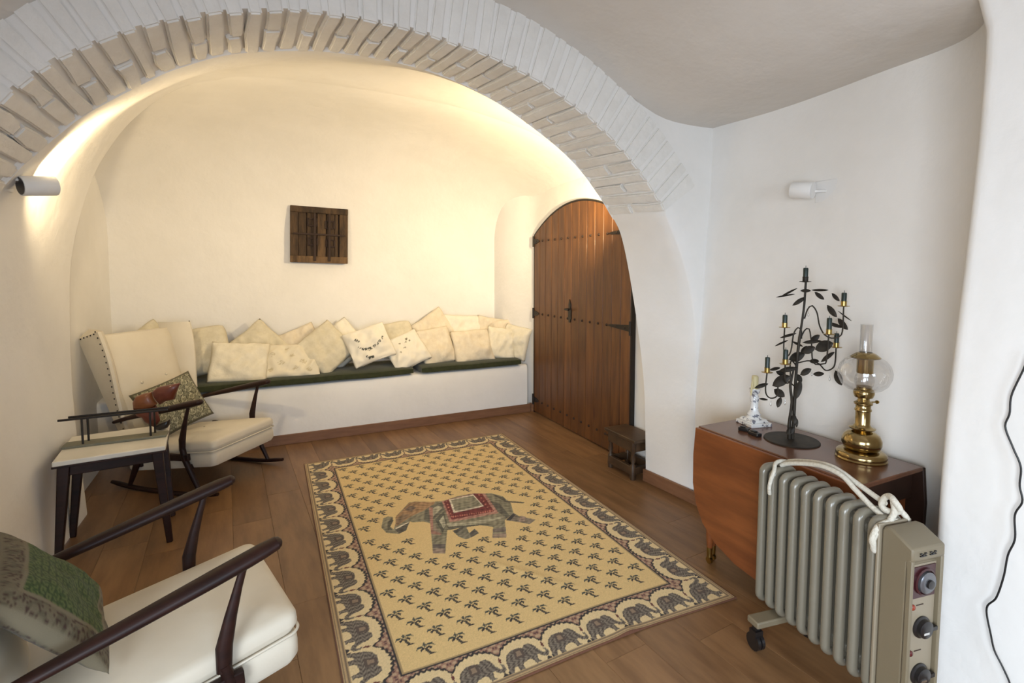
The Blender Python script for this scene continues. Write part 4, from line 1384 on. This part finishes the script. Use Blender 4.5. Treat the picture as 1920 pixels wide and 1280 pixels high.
# leaves: (px, py, length px, angle deg, width ratio, depth)
LEAVES = [(1474, 543, 34, 28, .10, .02), (1470, 549, 34, 10, .08, .03), (1499, 539, 18, 0, .35, -.01), (1528, 538, 30, 0, .14, 0), (1490, 559, 28, 33, .28, .0), (1553, 551, 20, -45, .35, -.02), (1530, 549, 22, -38, .35, .01),
          (1547, 577, 28, -50, .38, -.02), (1579, 603, 28, -48, .38, .02), (1585, 588, 30, -36, .06, .03), (1559, 604, 30, -18, .22, 0), (1476, 625, 30, 16, .16, .02), (1466, 640, 26, 25, .12, .03), (1490, 640, 22, -25, .2, 0),
          (1535, 643, 34, 20, .62, -.02), (1522, 630, 22, 40, .5, .0), (1510, 634, 34, 5, .2, -.03), (1507, 650, 24, 25, .6, -.02), (1494, 666, 30, 20, .6, .02), (1470, 687, 34, 8, .28, -.02), (1553, 666, 30, 38, .28, .02),
          (1537, 699, 20, 2, .45, .02), (1570, 705, 30, -65, .48, .0), (1530, 675, 18, 0, .5, .03), (1455, 708, 36, 30, .55, -.03), (1465, 698, 20, -20, .45, .02), (1463, 736, 24, -35, .6, .02), (1459, 752, 20, 75, .5, .0),
          (1490, 725, 34, 80, .40, -.02), (1502, 708, 18, -55, .6, .03), (1428, 722, 26, 18, .3, .02), (1429, 746, 16, -8, .25, .0), (1484, 782, 20, 100, .5, -.02), (1480, 806, 18, 40, .7, -.01), (1494, 792, 16, 90, .35, .0),
          (1512, 655, 20, 60, .5, .04), (1498, 690, 22, 30, .55, -.04), (1455, 690, 20, 12, .3, .03)]
for (px, py, ln, an, wr, d) in LEAVES:
    n = 8; l = ln / SPX * 1.05; wv = l * wr * .95
    rows = []
    ca_, sa_ = math.cos(R(an)), math.sin(R(an))
    for k in range(n + 1):
        f = k / n - .5; hw = wv * math.sin(PI * (k / n)) ** .7 * .5 + .0006
        row = []
        for q in (-1, -.5, 0, .5, 1):
            a, b = f * l, q * hw; bow = -.10 * l * (f * f * 4 - .3) * .35 + .004 * (1 - abs(q))
            row.append((a * ca_ - b * sa_, bow, a * sa_ + b * ca_))
        rows.append(row)
    back = [[(p[0], p[1] + .0012, p[2]) for p in r_] for r_ in rows]
    g = G(); g.grid(rows); g.grid(back)
    m = len(rows[0])
    for i in range(n):
        for j in (0, m - 1):
            a, b = i * m + j, (i + 1) * m + j; o_ = (n + 1) * m
            g.f.append((a, b, b + o_, a + o_))
    o = g.build('leaf', BRONZE, ct, smooth=60); o.location = L_(px, py, d)
for px, py in ((1507, 583), (1518, 696), (1552, 706), (1442, 754), (1469, 752)):
    g = G(); g.lathe([(.001, -.012), (.004, -.008), (.0045, -.002), (.002, .006), (.0006, .016)], 8, c=L_(px, py, -.005)); g.build('glass_drop', GLASSF, ct, smooth=60)

# oil lamp
lampr = lambda pr: [(r_ * .84, z_) for r_, z_ in pr]
ol = thing('oil_lamp', 'polished brass oil lamp with clear glass globe on the near end of the table', 'lamp', (2.255, 1.268, TOP))
g = G(); g.lathe(lampr([(.112, 0), (.114, .006), (.110, .012), (.112, .018), (.108, .030), (.098, .036), (.080, .040)]), 40); g.build('base', BRASS, ol, smooth=40)
g = G(); g.lathe(lampr([(.060, .038), (.078, .048), (.087, .066), (.087, .084), (.077, .104), (.058, .117), (.036, .124), (.030, .13)]), 40); g.build('reservoir', BRASS, ol, smooth=60)
g = G(); g.lathe(lampr([(.030, .124), (.056, .130), (.058, .134), (.040, .140), (.033, .150), (.033, .205), (.037, .208), (.037, .214), (.033, .218), (.033, .232), (.041, .236), (.041, .242), (.028, .25), (.024, .262)]), 32)
g.build('stem', BRASS, ol, smooth=40)
g = G(); g.lathe(lampr([(.022, .258), (.040, .266), (.046, .280), (.046, .290), (.040, .298), (.034, .300), (.034, .312)]), 32); bn = g.build('burner', BRASS, ol, smooth=40)
g = G(); g.tube([(.03, -.01, .242), (.058, -.02, .242)], .003, 8); g.lathe(lampr([(.002, -.004), (.009, -.003), (.009, .003), (.002, .004)]), 12, c=(.060, -.021, .242), M=Matrix.Rotation(R(90), 3, 'Y')); g.build('wick_knob', BRASSD, bn, smooth=50)
g = G(); g.lathe(lampr([(.030, .300), (.040, .318), (.0435, .340), (.038, .362), (.032, .372)]), 28, cap=False); g.build('inner_glass', GLASSF, ol, smooth=60)
g = G(); g.lathe(lampr([(.034, .368), (.036, .372), (.036, .430), (.038, .434)]), 28); g.build('collar', BRASS, ol, smooth=40)
g = G(); g.lathe(lampr([(.064, .432), (.066, .436), (.046, .450), (.032, .456), (.029, .456)]), 32, cap=False); g.build('cap', BRASS, ol, smooth=40)
g = G(); g.lathe(lampr([(.046, .292), (.075, .300), (.100, .320), (.115, .350), (.117, .375), (.108, .402), (.088, .424), (.062, .438)]), 44, cap=False); g.build('globe', GLASS, ol, smooth=80)
g = G(); g.lathe(lampr([(.0265, .45), (.0265, .572), (.0285, .574)]), 28, cap=False); g.build('chimney', GLASSF, ol, smooth=60)

# ================================================================== OIL RADIATOR
ra = thing('oil_radiator', 'grey oil filled radiator with beige control box standing before the table', 'radiator', (1.774, 1.378, 0), R(-8.86))
FT, FB, FWD, SP, NF = .718, .135, .130, .0515, 10
fg = G()
r1 = .0165


def loop(x0, x1, z0, z1, rad, n=7):
    pts = []
    for cx, cz, a0 in ((x1 - rad, z1 - rad, 0), (x0 + rad, z1 - rad, 90), (x0 + rad, z0 + rad, 180), (x1 - rad, z0 + rad, 270)):
        for k in range(n):
            a = R(a0 + 90 * k / (n - 1)); pts.append((cx + rad * math.cos(a), 0, cz + rad * math.sin(a)))
    return pts


fg.tube(loop(r1, FWD - r1, FB + r1, FT - r1, .022), r1, 14, closed=True, up=(0, 1, 0))
fg.tube([(FWD / 2, 0, FB + r1), (FWD / 2, 0, FT - r1)], .014, 10)
fg.box((FWD / 2, 0, (FB + FT) / 2), (FWD - 2 * r1, .008, FT - FB - 2 * r1))
fin_me = fg.mesh('fin', RADGREY, 50)
for i in range(NF):
    o = link('fin', fin_me, ra); o.location = (0, -i * SP, 0)
for z in (FT - .065, FB + .06):
    g = G(); g.tube([(FWD / 2, .01, z), (FWD / 2, -NF * SP, z)], .024, 14); g.build('connecting_pipe', RADGREY, ra, smooth=50)
g = G(); b0, b1 = -.497, -.574
# control box: sloping top, overhanging lip, recessed front panel
side_prof = [(b0, .13), (b0, .695), (b0 - .008, .708), (b0 - .030, .709), (b1 - .018, .676), (b1 - .019, .640), (b1 - .003, .628), (b1, .13)]
g.prism(side_prof, 0, .006, FWD + .010)
box = g.build('control_box', RADBOX, ra, bevel=.006)
g = G(); g.box((FWD / 2, b0 + .006, .42), (FWD + .006, .010, .58)); g.build('box_flange', RADPANEL, ra, bevel=.003)
for x, w_ in ((.012, .012), (FWD + .004, .012)):
    g = G(); g.box((x, b1 - .008, .385), (w_, .018, .51)); g.build('panel_rim', RADBOX, box, bevel=.003)
g = G(); g.box((FWD / 2, b1 - .003, .38), (FWD - .012, .006, .48)); g.build('front_panel', RADPANEL, box, bevel=.002)
yf = b1 - .006
g = G()
for x in (.045, .085):
    for dz in (0, .007):
        for k in range(3):
            g.box((x + k * .009 - .009, b1 - .0205, .655 + dz * (1 if k != 1 else .5)), (.0075, .004, .003))
g.build('brand_mark', BLACKP, box)
g = G(); g.box((.069, yf - .001, .565), (.098, .004, .098)); g.build('dial_plate', DIALRED, box, bevel=.001)
MX = Matrix.Rotation(R(90), 3, 'X')
g = G(); g.lathe([(.042, 0), (.042, .006), (.037, .008), (.036, .004)], 32, c=(.072, yf - .002, .565), M=MX, cap=False); g.build('dial_ring', DIALRED, box, smooth=40)
g = G(); g.lathe([(.033, 0), (.033, .012), (.028, .016), (.014, .016)], 32, c=(.072, yf - .002, .565), M=MX); dr = g.build('timer_dial', GREYDIAL, box, smooth=40)
g = G(); g.lathe([(.014, .014), (.013, .022), (.004, .023)], 20, c=(.072, yf - .002, .565), M=MX); g.build('dial_centre', BLACKP, dr, smooth=40)
for z, mt, nm in ((.490, REDLED, 'indicator_light'), (.345, REDLED2, 'indicator_light')):
    g = G(); g.lathe([(.009, 0), (.009, .004), (.006, .007), (.001, .008)], 16, c=(.030, yf, z), M=MX); g.build(nm, mt, box, smooth=50)
    g = G(); g.box((.062, yf - .0005, z + .002), (.028, .002, .0025)); g.build('print_line', TABLEDK, box)
for z in (.420, .270):
    g = G(); g.lathe([(.034, 0), (.034, .004), (.028, .007), (.027, .018), (.022, .021), (.004, .021)], 28, c=(.072, yf, z), M=MX)
    g.box((.104, yf - .012, z), (.022, .014, .012))
    kn = g.build('knob', BLACKP, box, smooth=40)
    g = G(); g.box((.064, yf - .022, z - .006), (.022, .003, .007)); g.build('pointer', CHROME, kn)
for y in (-.075, -.52):
    g = G(); g.box((FWD / 2, y, .116), (.30, .058, .026)); ft = g.build('foot', RADBOX, ra, bevel=.005)
    for x in (-.065, FWD + .065):
        g = G(); g.box((x, y, .092), (.02, .02, .022)); g.tube([(x - .016, y, .036), (x - .003, y, .036)], .034, 16); g.tube([(x + .003, y, .036), (x + .016, y, .036)], .034, 16); g.box((x, y, .068), (.036, .034, .03))
        g.build('caster', BLACKP, ft, smooth=40)

# ---- cotton rope tied over the radiator (world coordinates)
MW = Matrix.Translation((1.774, 1.378, 0)) @ Matrix.Rotation(R(-8.86), 4, 'Z')
rl = lambda pts: [tuple(MW @ Vector(p)) for p in pts]
rope = thing('rope', 'white cotton rope looped over the radiator and knotted at its control box', 'rope', (0, 0, 0))
RR = .0088
g = G()
g.tube(curve3(rl([(.085, -.040, .722), (.085, -.062, .742), (.085, -.143, .771), (.085, -.23, .790), (.085, -.285, .786), (.085, -.338, .771), (.085, -.428, .747), (.080, -.448, .745)]), 60), RR, 8)
g.build('strand', ROPE, rope, smooth=60)
g = G()
g.tube(curve3(rl([(.060, -.045, .722), (.062, -.075, .740), (.062, -.15, .768), (.062, -.23, .788), (.062, -.306, .784), (.060, -.359, .757), (.060, -.412, .728), (.055, -.470, .705), (.045, -.485, .690)]), 60), RR, 8)
g.build('strand', ROPE, rope, smooth=60)
g = G()
g.tube(curve3(rl([(.085, -.042, .735), (.06, -.040, .738), (.030, -.046, .733), (.004, -.066, .712), (-.014, -.070, .68), (-.016, -.066, .65), (-.008, -.060, .62)]), 24), RR * .85, 8)
g.build('strand', ROPE, rope, smooth=60)
kp = Vector((.075, -.466, .752))
g = G()
ring = [(kp.x + .008 * math.sin(a * 2), kp.y + .027 * math.cos(a) - .004, kp.z + .024 * math.sin(a)) for a in np.linspace(0, 2 * PI, 26, endpoint=False)]
g.tube(rl(ring), RR * 1.1, 8, closed=True)
g.tube(curve3(rl([(kp.x, kp.y - .012, kp.z + .016), (kp.x - .004, kp.y - .020, kp.z - .016), (.062, -.484, .715), (.045, -.486, .700)]), 20), RR * 1.1, 8)
g.tube(curve3(rl([(kp.x + .02, kp.y, kp.z - .01), (.105, -.474, .735), (.120, -.488, .712), (.126, -.488, .69)]), 20), RR, 8)
g.build('knot', ROPE, rope, smooth=60)
g = G()
for k, dz in enumerate((0, -.014)):
    g.tube(curve3(rl([(.126, -.482, .69 + dz), (.07, -.484, .705 + dz), (.01, -.486, .70 + dz), (-.010, -.484, .675 + dz), (-.014, -.482 - k * .004, .65), (.0, -.480, .63 + dz), (.03, -.480, .625)]), 34), RR, 8)
g.build('wrap', ROPE, rope, smooth=60)

# ================================================================== SPOTLIGHTS
def spotlight(name, label, loc, plate_rot, arm, head_c, head_dir, group, length=.122, rad=.042, opening_dark=True, lit=False, aim=None, cone=176):
    t = thing(name, label, 'spotlight', loc, 0, group)
    g = G(); g.box((0, 0, 0), (.11, .018, .11), rot=plate_rot); g.build('wall_plate', WHITEP, t, bevel=.004)
    g = G(); g.tube(arm, .007, 8); g.build('arm', WHITEP, t, smooth=60)
    d = Vector(head_dir).normalized(); q = Vector((0, 0, 1)).rotation_difference(d).to_matrix()
    g = G(); g.lathe([(rad * .82, -length / 2), (rad * .96, -length / 2), (rad, -length / 2 + .004), (rad, length / 2 - .004), (rad * .95, length / 2), (rad * .80, length / 2), (rad * .78, length / 2 - .02)], 28, c=head_c, M=q, cap=False)
    h = g.build('lamp_head', WHITEP, t, smooth=40)
    g = G(); g.lathe([(.001, -length / 2 + .010), (rad * .9, -length / 2 + .010)], 24, c=head_c, M=q, cap=False); g.lathe([(rad * .86, -length / 2 - .0006), (.0005, -length / 2 - .0006)], 24, c=head_c, M=q, cap=False)
    g.build('rear_vent', BLACKP if opening_dark else WHITEP, h)
    g = G(); g.lathe([(.001, length / 2 - .012), (rad * .85, length / 2 - .012)], 24, c=head_c, M=q, cap=False); g.build('lens', LENSON if lit else CHROME, h)
    if lit:
        l = bpy.data.lights.new('bulb', 'SPOT'); l.energy = SPOT_POWER * lit; l.color = SPOT_COL; l.spot_size = R(cone); l.spot_blend = .7; l.shadow_soft_size = .035
        lo_ = bpy.data.objects.new('bulb', l); COL.objects.link(lo_); lo_.parent = t
        lo_.location = Vector(head_c) + d * (length / 2 + .012)
        lo_.rotation_euler = Vector((0, 0, -1)).rotation_difference(Vector(aim if aim else d)).to_euler()
    return t


LENSON = bpy.data.materials.new('lit_lens'); LENSON.use_nodes = True
_p = LENSON.node_tree.nodes['Principled BSDF']; _p.inputs['Emission Color'].default_value = (1, .8, .5, 1); _p.inputs['Emission Strength'].default_value = 8
IDM = Matrix.Identity(3)
RZ90 = Matrix.Rotation(R(90), 3, 'Z')
spotlight('spotlight', 'white cylinder spotlight fixed to the left springing of the brick arch', (-.985, 2.84, 1.885), RZ90, [(0.0, 0, 0), (.05, .0, -.005), (.072, .01, -.02)], (.095, .035, -.022), (.75, .60, .14),
          'white wall spotlights', lit=.50, aim=(.40, .85, .33))
spotlight('spotlight', 'white cylinder spotlight hidden on the right springing of the brick arch', (2.26, 2.785, 1.93), IDM, [(0.0, 0, 0), (0, .03, -.005), (0, .05, -.01)], (-.02, .09, -.0), (-.60, .75, .14),
          'white wall spotlights', lit=1.75, aim=(-.22, .85, .36), cone=142)
spotlight('spotlight', 'white cylinder spotlight on a square plate high on the table wall', (2.520, 1.635, 1.895), RZ90, [(-.005, 0, 0), (-.05, .03, 0), (-.065, .06, .005)], (-.085, .068, .008), (-.25, .95, .12),
          'white wall spotlights', opening_dark=False, length=.10)

# ================================================================== CABLE ON THE NEAR WALL
cpx = [(1930, 660), (1920, 690), (1897, 740), (1893, 775), (1885, 800), (1900, 840), (1914, 875), (1912, 910), (1917, 940), (1903, 965), (1903, 1010), (1890, 1040), (1882, 1080), (1868, 1120), (1850, 1140), (1858, 1190), (1865, 1220), (1880, 1250), (1895, 1285), (1905, 1330)]
g = G(); g.tube(curve3([tuple(at_x(px, py, 2.085)) for px, py in cpx], 120), .0027, 7)
tag(g.build('power_cable', CABLEM, smooth=60), 'thin black cable hanging down the near right wall', 'cable')
